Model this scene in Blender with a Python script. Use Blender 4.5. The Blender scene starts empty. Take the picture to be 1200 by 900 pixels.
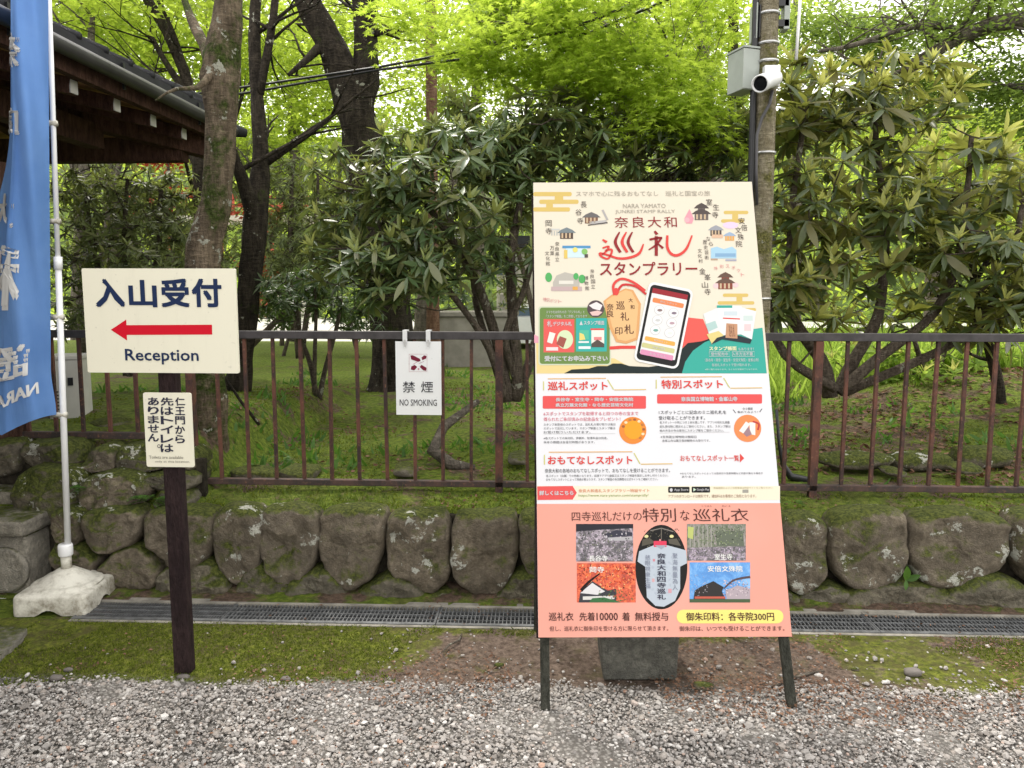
import bpy, math, random
import numpy as np
from math import radians, sin, cos, pi
from mathutils import Vector, Matrix, noise

random.seed(7)
RNG = np.random.default_rng(7)
SC = bpy.context.scene
COL = SC.collection

# ------------------------------------------------------------------ camera
FPX = 900.0
PITCH, YAW, ROLL, CAMH = radians(6.6), radians(2.05), radians(0.14), 1.5
FW = Vector((-sin(YAW)*cos(PITCH), cos(YAW)*cos(PITCH), -sin(PITCH)))
RT0 = Vector((cos(YAW), sin(YAW), 0)); UP0 = RT0.cross(FW)
RT = RT0*cos(ROLL) + UP0*sin(ROLL); UP = RT.cross(FW)
CP = Vector((0, 0, CAMH))
cd = bpy.data.cameras.new('camera'); cam = bpy.data.objects.new('camera', cd); COL.objects.link(cam)
cd.sensor_width = 36; cd.lens = FPX/1200*36; cd.clip_end = 2000; cd.clip_start = 0.05
cam.matrix_world = Matrix(((RT.x, UP.x, -FW.x, CP.x), (RT.y, UP.y, -FW.y, CP.y), (RT.z, UP.z, -FW.z, CP.z), (0, 0, 0, 1)))
SC.camera = cam

# ------------------------------------------------------------------ light
SUN_EL, SUN_AZ = radians(58), radians(28)      # azimuth measured from +Y towards -X: the sun stands behind the trees
w = bpy.data.worlds.new('World'); SC.world = w; w.use_nodes = True
nt = w.node_tree; bg = nt.nodes['Background']
sky = nt.nodes.new('ShaderNodeTexSky'); sky.sky_type = 'NISHITA'; sky.sun_disc = False
sky.sun_elevation = SUN_EL; sky.sun_rotation = -SUN_AZ; sky.dust_density = 4; sky.air_density = 1.2
tc = nt.nodes.new('ShaderNodeTexCoord'); cn = nt.nodes.new('ShaderNodeTexNoise'); cn.inputs['Scale'].default_value = 1.6; cn.inputs['Detail'].default_value = 6
nt.links.new(tc.outputs['Generated'], cn.inputs['Vector'])
cr = nt.nodes.new('ShaderNodeMapRange'); cr.inputs[1].default_value = .3; cr.inputs[2].default_value = .6; cr.inputs[3].default_value = .6; cr.inputs[4].default_value = .95
nt.links.new(cn.outputs[0], cr.inputs[0])
mx = nt.nodes.new('ShaderNodeMix'); mx.data_type = 'RGBA'; mx.inputs[7].default_value = (12.5, 12.2, 11.6, 1)
nt.links.new(cr.outputs[0], mx.inputs[0]); nt.links.new(sky.outputs[0], mx.inputs[6]); nt.links.new(mx.outputs[2], bg.inputs[0])
bg.inputs[1].default_value = 0.15
sl = bpy.data.lights.new('sun', 'SUN'); sl.energy = 2.4; sl.angle = radians(12); sl.color = (1, .95, .86)
so = bpy.data.objects.new('sun', sl); COL.objects.link(so)
sdir = Vector((-sin(SUN_AZ)*cos(SUN_EL), cos(SUN_AZ)*cos(SUN_EL), sin(SUN_EL)))
so.rotation_euler = sdir.to_track_quat('Z', 'Y').to_euler(); so.location = (0, 0, 30)
SC.view_settings.view_transform = 'Standard'; SC.view_settings.look = 'None'
SC.view_settings.exposure = 0.55; SC.view_settings.gamma = 1
try:
    SC.cycles.use_denoising = True
    SC.cycles.max_bounces = 8; SC.cycles.transparent_max_bounces = 8
    SC.cycles.sample_clamp_indirect = 6
except Exception: pass

# ------------------------------------------------------------------ pixel -> place helpers (measuring only)
def ray(x, y): return FW + RT*((x-600)/FPX) + UP*((450-y)/FPX)
def at(x, y, Y):
    d = ray(x, y); return CP + d*(Y/d.y)
def onz(x, y, z=0.0):
    d = ray(x, y); return CP + d*((z-CAMH)/d.z)
def mpp(Y): return Y/FPX        # metres per pixel at depth Y

# ------------------------------------------------------------------ object helpers
def tag(o, label=None, cat=None, group=None, kind=None):
    if label: o['label'] = label
    if cat: o['category'] = cat
    if group: o['group'] = group
    if kind: o['kind'] = kind
    return o
def empty(name, loc, label=None, cat=None, group=None, kind=None):
    o = bpy.data.objects.new(name, None); COL.objects.link(o); o.location = loc; o.empty_display_size = .1
    return tag(o, label, cat, group, kind)
def origin(o):
    v = Vector((0, 0, 0))
    while o is not None: v = v + Vector(o.location); o = o.parent
    return v
class MB:
    def __init__(s): s.v = []; s.f = []; s.m = []; s.mats = []; s.smooth = []
    def mi(s, m):
        if m not in s.mats: s.mats.append(m)
        return s.mats.index(m)
    def add(s, vs, fs, m, smooth=False):
        b = len(s.v); i = s.mi(m)
        s.v += [tuple(v) for v in vs]
        for f in fs: s.f.append([b+k for k in f]); s.m.append(i); s.smooth.append(smooth)
    def box(s, x0, x1, y0, y1, z0, z1, m, M=None):
        vs = [Vector((x, y, z)) for x in (x0, x1) for y in (y0, y1) for z in (z0, z1)]
        if M is not None: vs = [M @ v for v in vs]
        s.add(vs, [(0,1,3,2),(4,6,7,5),(0,4,5,1),(2,3,7,6),(0,2,6,4),(1,5,7,3)], m)
    def beam(s, a, b, wd, ht, m, upv=Vector((0,0,1)), w2=None):
        a = Vector(a); b = Vector(b); d = (b-a).normalized(); r = d.cross(upv)
        if r.length < 1e-4: r = Vector((1,0,0))
        r.normalize(); u = r.cross(d); w2 = w2 or wd
        vs = []
        for p, k in ((a, wd), (b, w2)):
            for sx, sz in ((-1,-1),(1,-1),(1,1),(-1,1)): vs.append(p + r*sx*k/2 + u*sz*ht/2)
        s.add(vs, [(0,3,2,1),(4,5,6,7),(0,1,5,4),(1,2,6,5),(2,3,7,6),(3,0,4,7)], m)
    def tube(s, pts, rads, m, n=10, cap=True, rough=0.0, seed=0):
        pts = [Vector(p) for p in pts]; rings = []; prev = None
        for i, p in enumerate(pts):
            d = (pts[min(i+1, len(pts)-1)] - pts[max(i-1, 0)]).normalized()
            r = prev - d*prev.dot(d) if prev is not None else d.orthogonal()
            if r.length < 1e-5: r = d.orthogonal()
            r.normalize(); prev = r; u = d.cross(r); ring = []
            for k in range(n):
                a = 2*pi*k/n; rr = rads[i]
                if rough:
                    q = p + (r*cos(a)+u*sin(a))*rr
                    rr *= 1 + rough*noise.noise(Vector((q.x*9+seed, q.y*9, q.z*4)))*1.4 + rough*.6*noise.noise(Vector((q.x*30+seed, q.y*30, q.z*12)))
                ring.append(p + (r*cos(a)+u*sin(a))*rr)
            rings.append(ring)
        vs = [v for g in rings for v in g]; fs = []
        for i in range(len(rings)-1):
            for k in range(n): fs.append((i*n+k, i*n+(k+1)%n, (i+1)*n+(k+1)%n, (i+1)*n+k))
        if cap: fs.append(tuple(range(n))[::-1]); fs.append(tuple((len(rings)-1)*n+k for k in range(n)))
        s.add(vs, fs, m, True)
    def lathe(s, c, prof, m, n=24, axis=None):
        c = Vector(c); ax = Vector(axis or (0,0,1)).normalized(); r = ax.orthogonal().normalized(); u = ax.cross(r)
        vs = [c + ax*z + (r*cos(2*pi*k/n)+u*sin(2*pi*k/n))*rr for rr, z in prof for k in range(n)]
        fs = [(i*n+k, i*n+(k+1)%n, (i+1)*n+(k+1)%n, (i+1)*n+k) for i in range(len(prof)-1) for k in range(n)]
        fs.append(tuple(range(n))[::-1]); fs.append(tuple((len(prof)-1)*n+k for k in range(n)))
        s.add(vs, fs, m, True)
    def prism(s, poly, fn, d0, d1, m):
        """poly: 2D outline, fn(u, v, d) -> place; extruded from d0 (back) to d1 (front)"""
        n = len(poly); vs = [fn(u, v, d0) for u, v in poly] + [fn(u, v, d1) for u, v in poly]
        fs = [tuple(range(n))[::-1], tuple(range(n, 2*n))] + [(i, (i+1) % n, n+(i+1) % n, n+i) for i in range(n)]
        s.add(vs, fs, m)
    def mesh(s, name, off=Vector((0,0,0))):
        me = bpy.data.meshes.new(name); me.from_pydata([(v[0]-off.x, v[1]-off.y, v[2]-off.z) for v in s.v], [], s.f)
        for m in s.mats: me.materials.append(m)
        me.polygons.foreach_set('material_index', s.m); me.polygons.foreach_set('use_smooth', s.smooth); me.update()
        return me
    def build(s, name, parent=None, loc=None, bevel=0, **t):
        off = origin(parent) if parent is not None else Vector((0,0,0))
        l = Vector(loc) if loc is not None else off
        o = bpy.data.objects.new(name, s.mesh(name, l)); COL.objects.link(o)
        if parent is not None: o.parent = parent; o.location = l - off
        else: o.location = l
        if bevel:
            b = o.modifiers.new('bevel', 'BEVEL'); b.width = bevel; b.segments = 2; b.limit_method = 'ANGLE'; b.angle_limit = radians(40)
        return tag(o, **t)
def share(me, name, parent, loc, rot=None, scale=None):
    o = bpy.data.objects.new(name, me); COL.objects.link(o); o.parent = parent; o.location = loc
    if rot is not None: o.rotation_euler = rot
    if scale is not None: o.scale = scale
    return o

# ------------------------------------------------------------------ materials
class N:
    def __init__(s, name):
        s.m = bpy.data.materials.new(name); s.m.use_nodes = True; s.t = s.m.node_tree
        s.b = s.t.nodes['Principled BSDF']; s.out = s.t.nodes['Material Output']
        s.geo = s.t.nodes.new('ShaderNodeNewGeometry'); s.tc = s.t.nodes.new('ShaderNodeTexCoord')
    def link(s, a, b): s.t.links.new(a, b)
    def noise(s, scale, detail=4, rough=.6, vec=None, dist=0, stretch=None):
        n = s.t.nodes.new('ShaderNodeTexNoise'); n.inputs['Scale'].default_value = scale; n.inputs['Detail'].default_value = detail
        n.inputs['Roughness'].default_value = rough; n.inputs['Distortion'].default_value = dist
        v = vec or s.geo.outputs['Position']
        if stretch:
            mp = s.t.nodes.new('ShaderNodeMapping'); mp.inputs['Scale'].default_value = stretch; s.link(v, mp.inputs[0]); v = mp.outputs[0]
        s.link(v, n.inputs['Vector']); return n.outputs[0]
    def voro(s, scale, vec=None, feature='F1', out=0):
        n = s.t.nodes.new('ShaderNodeTexVoronoi'); n.inputs['Scale'].default_value = scale; n.feature = feature
        s.link(vec or s.geo.outputs['Position'], n.inputs['Vector']); return n.outputs[out]
    def rng(s, v, a, b, c=0, d=1, smooth=True):
        n = s.t.nodes.new('ShaderNodeMapRange'); n.clamp = True
        if smooth: n.interpolation_type = 'SMOOTHSTEP'
        for i, x in enumerate((a, b, c, d)): n.inputs[i+1].default_value = x
        s.link(v, n.inputs[0]); return n.outputs[0]
    def ramp(s, v, stops):
        n = s.t.nodes.new('ShaderNodeValToRGB'); e = n.color_ramp.elements
        while len(e) < len(stops): e.new(.5)
        for el, (p, c) in zip(e, stops): el.position = p; el.color = (*c, 1)
        s.link(v, n.inputs[0]); return n.outputs[0]
    def mix(s, f, a, b, mode='MIX'):
        n = s.t.nodes.new('ShaderNodeMix'); n.data_type = 'RGBA'; n.blend_type = mode
        for sock, v in ((0, f), (6, a), (7, b)):
            if isinstance(v, (int, float)): n.inputs[sock].default_value = v
            elif isinstance(v, tuple): n.inputs[sock].default_value = (*v, 1)
            else: s.link(v, n.inputs[sock])
        return n.outputs[2]
    def math(s, op, a, b=0):
        n = s.t.nodes.new('ShaderNodeMath'); n.operation = op
        for i, v in enumerate((a, b)):
            if isinstance(v, (int, float)): n.inputs[i].default_value = v
            else: s.link(v, n.inputs[i])
        return n.outputs[0]
    def sep(s, v):
        n = s.t.nodes.new('ShaderNodeSeparateXYZ'); s.link(v, n.inputs[0]); return n.outputs
    def attr(s, name):
        n = s.t.nodes.new('ShaderNodeAttribute'); n.attribute_name = name; return n.outputs
    def col(s, c):
        if isinstance(c, tuple): s.b.inputs['Base Color'].default_value = (*c, 1)
        else: s.link(c, s.b.inputs['Base Color'])
    def bump(s, v, strength=.5, dist=.01):
        n = s.t.nodes.new('ShaderNodeBump'); n.inputs['Strength'].default_value = strength; n.inputs['Distance'].default_value = dist
        s.link(v, n.inputs['Height']); s.link(n.outputs[0], s.b.inputs['Normal']); s.bn = n.outputs[0]; return n
    def rough(s, r, spec=None):
        if isinstance(r, (int, float)): s.b.inputs['Roughness'].default_value = r
        else: s.link(r, s.b.inputs['Roughness'])
        if spec is not None: s.b.inputs['Specular IOR Level'].default_value = spec

def simple(name, c, r=.5, var=.12, scale=20, spec=.4, bump=.15, metal=0, stretch=None):
    n = N(name); f = n.noise(scale, 5, stretch=stretch)
    a = tuple(max(0, x*(1-var)) for x in c); b = tuple(min(1, x*(1+var)) for x in c)
    n.col(n.mix(n.rng(f, .3, .7), a, b)); n.rough(r, spec); n.b.inputs['Metallic'].default_value = metal
    if bump: n.bump(n.noise(scale*6, 3, stretch=stretch), bump, .002)
    return n.m
_ink = {}
def ink(c, r=.35, name='ink'):
    k = (c, r)
    if k not in _ink:
        n = N(name); n.col(tuple(x*.78 for x in c)); n.rough(.5, .12); _ink[k] = n.m
    return _ink[k]

def mat_stone(name, base=(.19,.165,.13), moss=.5, lichen=.62):
    n = N(name); P = n.geo.outputs['Position']
    ob = n.t.nodes.new('ShaderNodeObjectInfo').outputs['Random']
    f = n.noise(7, 8, .65); g = n.noise(45, 6, .7)
    c = n.mix(n.rng(f, .3, .7), tuple(x*.6 for x in base), tuple(x*1.35 for x in base))
    c = n.mix(n.rng(g, .42, .68, 0, .75), c, tuple(x*.38 for x in base)); c = n.mix(n.rng(n.noise(95, 4, .8), .54, .70, 0, .55), c, tuple(min(1, x*1.9) for x in base)); c = n.mix(n.rng(n.voro(26), .42, .62, 0, .35), c, tuple(x*.3 for x in base))
    c = n.mix(n.math('MULTIPLY', ob, .45), c, (base[0]*.95, base[1]*1.0, base[2]*1.1))
    ms = n.math('ADD', n.noise(3.2, 6, .7), n.math('MULTIPLY', n.sep(n.geo.outputs['Normal'])[2], .34))
    ms = n.math('ADD', ms, n.math('MULTIPLY', n.math('SUBTRACT', n.noise(30, 4), .5), .35))
    mf = n.rng(ms, .78-moss*.45, 1.02-moss*.45)
    mc = n.mix(n.rng(n.noise(60, 4), .35, .7), (.04,.052,.012), (.125,.14,.03))
    c = n.mix(mf, c, mc)
    lv = n.math('ADD', n.noise(9, 5, .7), n.math('MULTIPLY', n.noise(2.0, 2), .55))
    lf = n.math('MULTIPLY', n.rng(lv, lichen+.33, lichen+.36), n.rng(n.noise(80, 3), .25, .45))
    c = n.mix(lf, c, (.50,.50,.44))
    n.col(c); n.rough(.92, .2)
    h = n.math('ADD', n.math('MULTIPLY', g, .6), n.math('ADD', n.math('MULTIPLY', n.noise(140, 4), .4), n.math('MULTIPLY', f, 1.0)))
    n.bump(h, 1.0, .03); return n.m

def mat_bark(name, a, b, moss=0.0, lichen=0.0, scale=1.0, mosscol=(.07,.10,.02)):
    n = N(name)
    f = n.noise(14*scale, 8, .65, stretch=(1.6, 1.6, .45)); g = n.noise(60*scale, 5, .7, stretch=(1.5,1.5,.35))
    c = n.mix(n.rng(f, .32, .68), a, b); c = n.mix(n.rng(g, .4, .75, 0, .6), c, tuple(x*.4 for x in a))
    bd = f
    if moss:
        bd = n.noise(26*scale, 5, .7, stretch=(.5,.5,2.2)); c = n.mix(n.rng(bd, .5, .72, 0, .55), c, tuple(min(1, x*1.5) for x in b)); c = n.mix(n.rng(bd, .46, .3, 0, .5), c, tuple(x*.55 for x in a))
    if moss:
        m = n.rng(n.math('ADD', n.noise(3, 6, .7), n.math('MULTIPLY', n.noise(25, 4), .25)), .80-moss*.4, .95-moss*.4)
        c = n.mix(m, c, n.mix(n.rng(n.noise(70, 3), .35, .7), tuple(x*.4 for x in mosscol), mosscol))
    if lichen:
        l = n.rng(n.noise(11, 5, .65), .66-lichen*.1, .68-lichen*.1); c = n.mix(l, c, (.38,.38,.31))
    n.col(c); n.rough(.95, .15)
    n.bump(n.math('ADD', n.math('ADD', f, bd), n.math('MULTIPLY', g, .7)), 1.0, .03); return n.m

def mat_leaf(name, dark, light, under=None, trans=.35, transcol=None, rough=.5, spec=.3):
    n = N(name)
    r = n.math('FRACT', n.math('ADD', n.attr('rnd')[2], n.t.nodes.new('ShaderNodeObjectInfo').outputs['Random']))
    c = n.mix(r, dark, light)
    c = n.mix(n.rng(n.noise(40, 2), .3, .7, 0, .35), c, tuple(x*.5 for x in dark))
    if under is not None: c = n.mix(n.geo.outputs['Backfacing'], c, n.mix(r, under, tuple(x*.7 for x in under)))
    n.col(c); n.rough(rough, spec)
    tr = n.t.nodes.new('ShaderNodeBsdfTranslucent'); tc_ = transcol or tuple(min(1, x*2.2) for x in light)
    n.link(n.mix(r, tuple(x*.75 for x in tc_), tc_), tr.inputs[0])
    ms = n.t.nodes.new('ShaderNodeMixShader'); ms.inputs[0].default_value = trans
    n.link(n.b.outputs[0], ms.inputs[1]); n.link(tr.outputs[0], ms.inputs[2]); n.link(ms.outputs[0], n.out.inputs[0])
    return n.m

M = {}
M['stone'] = mat_stone('wall_stone', (.225,.185,.135), .57, .555)
M['stone_mossy'] = mat_stone('mossy_stone', (.18,.155,.115), .88, .56)
M['stone_low'] = mat_stone('low_stone', (.20,.175,.13), .60, .70)
M['step_stone'] = mat_stone('step_stone', (.33,.30,.245), .16, .66)
M['concrete'] = mat_stone('old_concrete', (.17,.165,.14), .28, .80)
M['drain_conc'] = simple('drain_concrete', (.23,.215,.185), .9, .3, 14, .2, .5)
M['bark1'] = mat_bark('bark_brown', (.10,.076,.052), (.25,.195,.135), .55, .5)
M['bark_dark'] = mat_bark('bark_dark', (.022,.018,.014), (.07,.057,.043), .28, .05)
M['bark_grey'] = mat_bark('bark_grey', (.10,.085,.07), (.22,.19,.155), .3, .2)
M['bark_red'] = mat_bark('bark_cedar', (.14,.075,.05), (.25,.15,.10), .1, 0)
M['stem'] = mat_bark('stem_bark', (.09,.07,.055), (.20,.165,.13), .25, .2, 2.0)
M['rail'] = simple('rail_paint', (.045,.040,.042), .55, .35, 12, .4, .3)
def mat_rust(name, a=(.16,.055,.035), b=(.045,.03,.028)):
    n = N(name); f = n.noise(9, 7, .7, stretch=(1,1,.6)); g = n.noise(60, 4)
    c = n.mix(n.rng(f, .38, .62), b, a); c = n.mix(n.rng(g, .55, .75, 0, .6), c, (.24,.12,.07))
    n.col(c); n.rough(.75, .3); n.bump(g, .5, .003); return n.m
M['rust'] = mat_rust('rusted_iron', (.125,.052,.036), (.04,.026,.024)); M['rust_dark'] = mat_rust('rusted_rail', (.085,.05,.042), (.04,.032,.03))
M['white_paint'] = simple('white_paint', (.74,.74,.75), .35, .05, 8, .5, .05)
def mat_dirty_white():
    n = N('weathered_white_plastic'); f = n.noise(10, 7, .7); g = n.noise(60, 5, .7)
    up = n.sep(n.geo.outputs['Normal'])[2]
    d = n.math('ADD', n.math('ADD', f, n.math('MULTIPLY', g, .35)), n.math('MULTIPLY', n.math('SUBTRACT', 1, up), .08))
    n.col(n.mix(n.rng(d, .58, .98), (.62,.60,.53), (.19,.165,.12))); n.rough(.6, .3); n.bump(g, .3, .003); return n.m
M['base_white'] = mat_dirty_white()
M['post_wood'] = mat_bark('dark_painted_wood', (.028,.018,.019), (.058,.036,.036), 0, 0, 1.2)
M['leg_wood'] = mat_bark('green_grey_timber', (.05,.052,.042), (.11,.11,.09), 0, 0, 1.4)
M['wood_dark'] = mat_bark('temple_timber', (.07,.036,.027), (.15,.08,.058), 0, 0, 1.0)
M['roof'] = simple('roof_slate', (.018,.018,.022), .7, .3, 10, .4, .2)
M['gutter'] = simple('gutter_metal', (.05,.047,.052), .4, .2, 8, .5, .1)
M['plaster'] = simple('beige_plaster', (.42,.40,.34), .9, .1, 6, .2, .2)
M['pole'] = mat_bark('mossy_pole_concrete', (.24,.205,.13), (.36,.32,.23), .45, .1, 1.0, (.22,.21,.07))
M['black'] = simple('black_plastic', (.014,.014,.016), .4, .2, 10, .5, .05)
M['grey_box'] = simple('grey_enamel', (.33,.36,.33), .45, .08, 6, .45, .05)
M['cam_white'] = simple('camera_white', (.7,.7,.71), .35, .04, 6, .5, .03)
M['steel'] = simple('steel_band', (.5,.5,.5), .35, .15, 30, .5, .1, .8)
M['lens'] = ink((.008,.008,.01), .08, 'lens_glass')
M['vermilion'] = simple('vermilion_paint', (.45,.085,.06), .6, .15, 3, .3, .05)
M['cream_wall'] = simple('cream_render', (.55,.52,.46), .9, .1, 3, .2, .1)
M['grey_wall'] = simple('grey_concrete', (.27,.25,.225), .9, .18, 5, .2, .3)
M['glass'] = ink((.10,.14,.19), .08, 'window_glass')
M['grate'] = simple('galvanised_grate', (.16,.165,.17), .5, .3, 25, .5, .1, .5)
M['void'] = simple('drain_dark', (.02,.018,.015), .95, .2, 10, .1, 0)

def smooth(a, b, x):
    t = min(1, max(0, (x-a)/(b-a))); return t*t*(3-2*t)
def nz(x, y, z=0, s=1.0): return noise.noise(Vector((x*s, y*s, z*s)))

# ------------------------------------------------------------------ ground
def mat_front():
    n = N('gravel_soil_and_moss'); X, Y, Z = n.sep(n.geo.outputs['Position'])
    big = n.noise(1.6, 5, .65); fine = n.noise(38, 6, .75); mid = n.noise(9, 6, .7)
    soil = n.mix(n.rng(fine, .3, .7), (.06,.042,.032), (.20,.15,.12))
    soil = n.mix(n.rng(mid, .5, .7, 0, .5), soil, (.11,.10,.045))
    moss = n.mix(n.rng(fine, .32, .68), (.04,.056,.008), (.185,.205,.03))
    moss = n.mix(n.rng(mid, .42, .62, 0, .85), moss, (.085,.075,.03))
    # moss grows on the left third and near the drain at the right
    xl = n.rng(X, -.75, -.25, 1, 0); xr = n.rng(n.math('ADD', X, n.math('MULTIPLY', Y, 1.2)), 4.55, 5.1, 0, .62)
    yd = n.rng(Y, 3.12, 3.3, 0, .62)
    mm = n.math('MAXIMUM', n.math('MAXIMUM', xl, xr), yd)
    mk = n.rng(n.math('ADD', mm, n.math('MULTIPLY', n.math('SUBTRACT', n.math('ADD', big, n.math('MULTIPLY', mid, .8)), .9), 2.8)), .35, .7)
    c = n.mix(mk, soil, moss)
    grav = n.mix(n.rng(n.voro(70), .1, .7), (.30,.285,.265), (.13,.12,.11))
    gy = n.math('ADD', Y, n.math('MULTIPLY', n.math('SUBTRACT', n.noise(2.2, 5, .7), .5), .3))
    c = n.mix(n.rng(gy, 2.76, 2.86), grav, c)
    n.col(c); n.rough(.95, .15); n.bump(n.math('ADD', fine, n.math('MULTIPLY', mid, .6)), .9, .02); return n.m
def grid(name, xs, ys, hf, m, parent=None, **t):
    vs = [(x, y, hf(x, y)) for y in ys for x in xs]; nx = len(xs)
    fs = [(j*nx+i, j*nx+i+1, (j+1)*nx+i+1, (j+1)*nx+i) for j in range(len(ys)-1) for i in range(nx-1)]
    mb = MB(); mb.add(vs, fs, m, True); return mb.build(name, parent, **t)
def lin(a, b, n): return [a+(b-a)*i/(n-1) for i in range(n)]
FRONT = mat_front()
def hfront(x, y):
    e = smooth(3.34, 3.2, y)
    return e*(.012*nz(x, y, 0, 2.2)+.010*nz(x, y, 3, 7)+.006*nz(x, y, 3, 19)) + .0
grid('ground', [-60,-20,-8]+lin(-3.6, 3.6, 260)+[8,20,60], [-60,-15,-3]+lin(.5, 2.6, 20)+lin(2.62, 3.34, 70), hfront, FRONT, kind='structure')
def mat_moss():
    n = N('moss_and_leaf_mould'); X, Y, Z = n.sep(n.geo.outputs['Position'])
    fine = n.noise(30, 7, .75); mid = n.noise(3.6, 6, .7); big = n.noise(.9, 4)
    moss = n.mix(n.rng(fine, .3, .7), (.05,.085,.012), (.20,.26,.035))
    mid = n.math('ADD', mid, n.math('MULTIPLY', n.rng(Y, 3.85, 3.78), .10))
    dirt = n.mix(n.rng(fine, .3, .7), (.05,.034,.025), (.19,.13,.095))
    mk = n.math('ADD', n.math('ADD', n.math('MULTIPLY', mid, .9), n.math('MULTIPLY', big, .35)), n.math('MULTIPLY', fine, .2))
    mk = n.math('ADD', mk, n.rng(X, .9, 2.2, 0, .06))
    moss = n.mix(n.rng(n.noise(2.3, 6, .75), .48, .66, 0, .6), moss, n.mix(n.rng(fine, .3, .7), (.05,.045,.018), (.14,.13,.05)))
    c = n.mix(n.rng(mk, .76, .88), moss, dirt)
    far = n.rng(Y, 9, 14); c = n.mix(n.math('MULTIPLY', far, .8), c, n.mix(n.rng(fine, .3, .7), (.06,.09,.015), (.20,.25,.05)))
    n.col(c); n.rough(.95, .15); n.bump(n.math('ADD', n.math('MULTIPLY', mid, 1.5), fine), .9, .04); return n.m
MOSS = mat_moss()
grid('soil_strip', [-60,-14], lin(3.34, 3.95, 3), lambda x, y: -.001, MOSS, kind='structure')
grid('soil_strip', [-14.3,-8,-5,-3,-2.02], lin(3.33, 3.575, 3), lambda x, y: -.003, MOSS, kind='structure')
grid('soil_strip', [-14,-8,-5]+lin(-3.2, 3.6, 60)+[5,8,14], lin(3.56, 3.95, 8), lambda x, y: .004+.03*smooth(3.6, 3.8, y)+.01*nz(x, y, 0, 6), MOSS, kind='structure')
def hgard(x, y):
    z = .395 + .055*smooth(3.8, 4.3, y) + .02*nz(x, y, 1, 1.6)*smooth(3.9, 4.6, y) + .012*nz(x, y, 5, 6)
    z -= .06*smooth(3.84, 3.80, y)
    z += .26*smooth(-1.78, -2.0, x)*smooth(3.95, 4.12, y)*smooth(9, 5, y)
    z += .10*smooth(4.5, 7, y)*(nz(x, y, 2, .5)+.25)*smooth(17, 12, y)
    z += .35*smooth(2.0, 4.5, x)*smooth(4.5, 7, y)
    return z
grid('garden_ground', [-14,-10,-7,-5]+lin(-3.6, 3.8, 120)+[5,7,10,14], lin(3.80, 6, 50)+lin(6.1, 17.2, 60), hgard, MOSS, kind='structure')
plaza_m = simple('pale_paving', (.50,.48,.44), .9, .12, 1.2, .2, .2)
grid('plaza', lin(-40, 40, 9), lin(17.0, 44, 8), lambda x, y: .40, plaza_m, kind='structure')
def hhill(x, y): return .3 + 20*smooth(34, 95, y) + 6*smooth(36, 70, y)*nz(x, y, 0, .03) + 1.0*nz(x, y, 0, .2)*smooth(32, 40, y) + 26*smooth(95, 260, y)
hill_m = simple('wooded_slope_ground', (.055,.08,.02), .95, .5, .5, .1, .6)
grid('hillside', lin(-220, 220, 50), [31.5+i*5 for i in range(12)]+lin(95, 420, 12), hhill, hill_m, kind='structure')
grid('terrain', [-600,-200,-60,-14.2], lin(-400, 600, 12), lambda x, y: -.02 if y < 3 else .2, hill_m, kind='structure')
grid('terrain', [14.2,60,200,600], lin(-400, 600, 12), lambda x, y: -.02 if y < 3 else .2, hill_m, kind='structure')

# gravel: uncountable angular pebbles
PHI = (1+5**.5)/2
ICO = np.array([(-1,PHI,0),(1,PHI,0),(-1,-PHI,0),(1,-PHI,0),(0,-1,PHI),(0,1,PHI),(0,-1,-PHI),(0,1,-PHI),(PHI,0,-1),(PHI,0,1),(-PHI,0,-1),(-PHI,0,1)])/np.sqrt(1+PHI*PHI)
ICOF = np.array([(0,11,5),(0,5,1),(0,1,7),(0,7,10),(0,10,11),(1,5,9),(5,11,4),(11,10,2),(10,7,6),(7,1,8),(3,9,4),(3,4,2),(3,2,6),(3,6,8),(3,8,9),(4,9,5),(2,4,11),(6,2,10),(8,6,7),(9,8,1)])
def np_mesh(name, V, F, mats, rnd=None, midx=None, smoothed=False):
    me = bpy.data.meshes.new(name); k = F.shape[1]
    me.vertices.add(len(V)); me.vertices.foreach_set('co', V.astype(np.float32).ravel())
    me.loops.add(F.size); me.loops.foreach_set('vertex_index', F.astype(np.int32).ravel())
    me.polygons.add(len(F)); me.polygons.foreach_set('loop_start', np.arange(0, F.size, k, dtype=np.int32))
    for m in mats: me.materials.append(m)
    if midx is not None: me.polygons.foreach_set('material_index', midx.astype(np.int32))
    me.polygons.foreach_set('use_smooth', np.full(len(F), smoothed))
    me.update(calc_edges=True)
    if rnd is not None:
        a = me.attributes.new('rnd', 'FLOAT', 'FACE'); a.data.foreach_set('value', rnd.astype(np.float32))
    return me
def np_obj(name, me, parent=None, loc=(0,0,0), **t):
    o = bpy.data.objects.new(name, me); COL.objects.link(o)
    if parent is not None: o.parent = parent
    o.location = loc; return tag(o, **t)
def mat_gravel():
    n = N('gravel_pebbles'); r = n.attr('rnd')[2]
    c = n.ramp(r, [(0,(.15,.135,.125)),(.12,(.25,.235,.225)),(.4,(.34,.32,.305)),(.6,(.28,.245,.22)),(.78,(.39,.37,.35)),(.96,(.58,.56,.54)),(1,(.36,.22,.16))])
    c = n.mix(n.rng(n.noise(160, 4), .35, .7, 0, .35), c, (.14,.12,.10)); n.col(c); n.rough(.85, .25); n.bump(n.noise(400, 3), .4, .001); return n.m
GRAV = mat_gravel()
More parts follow.
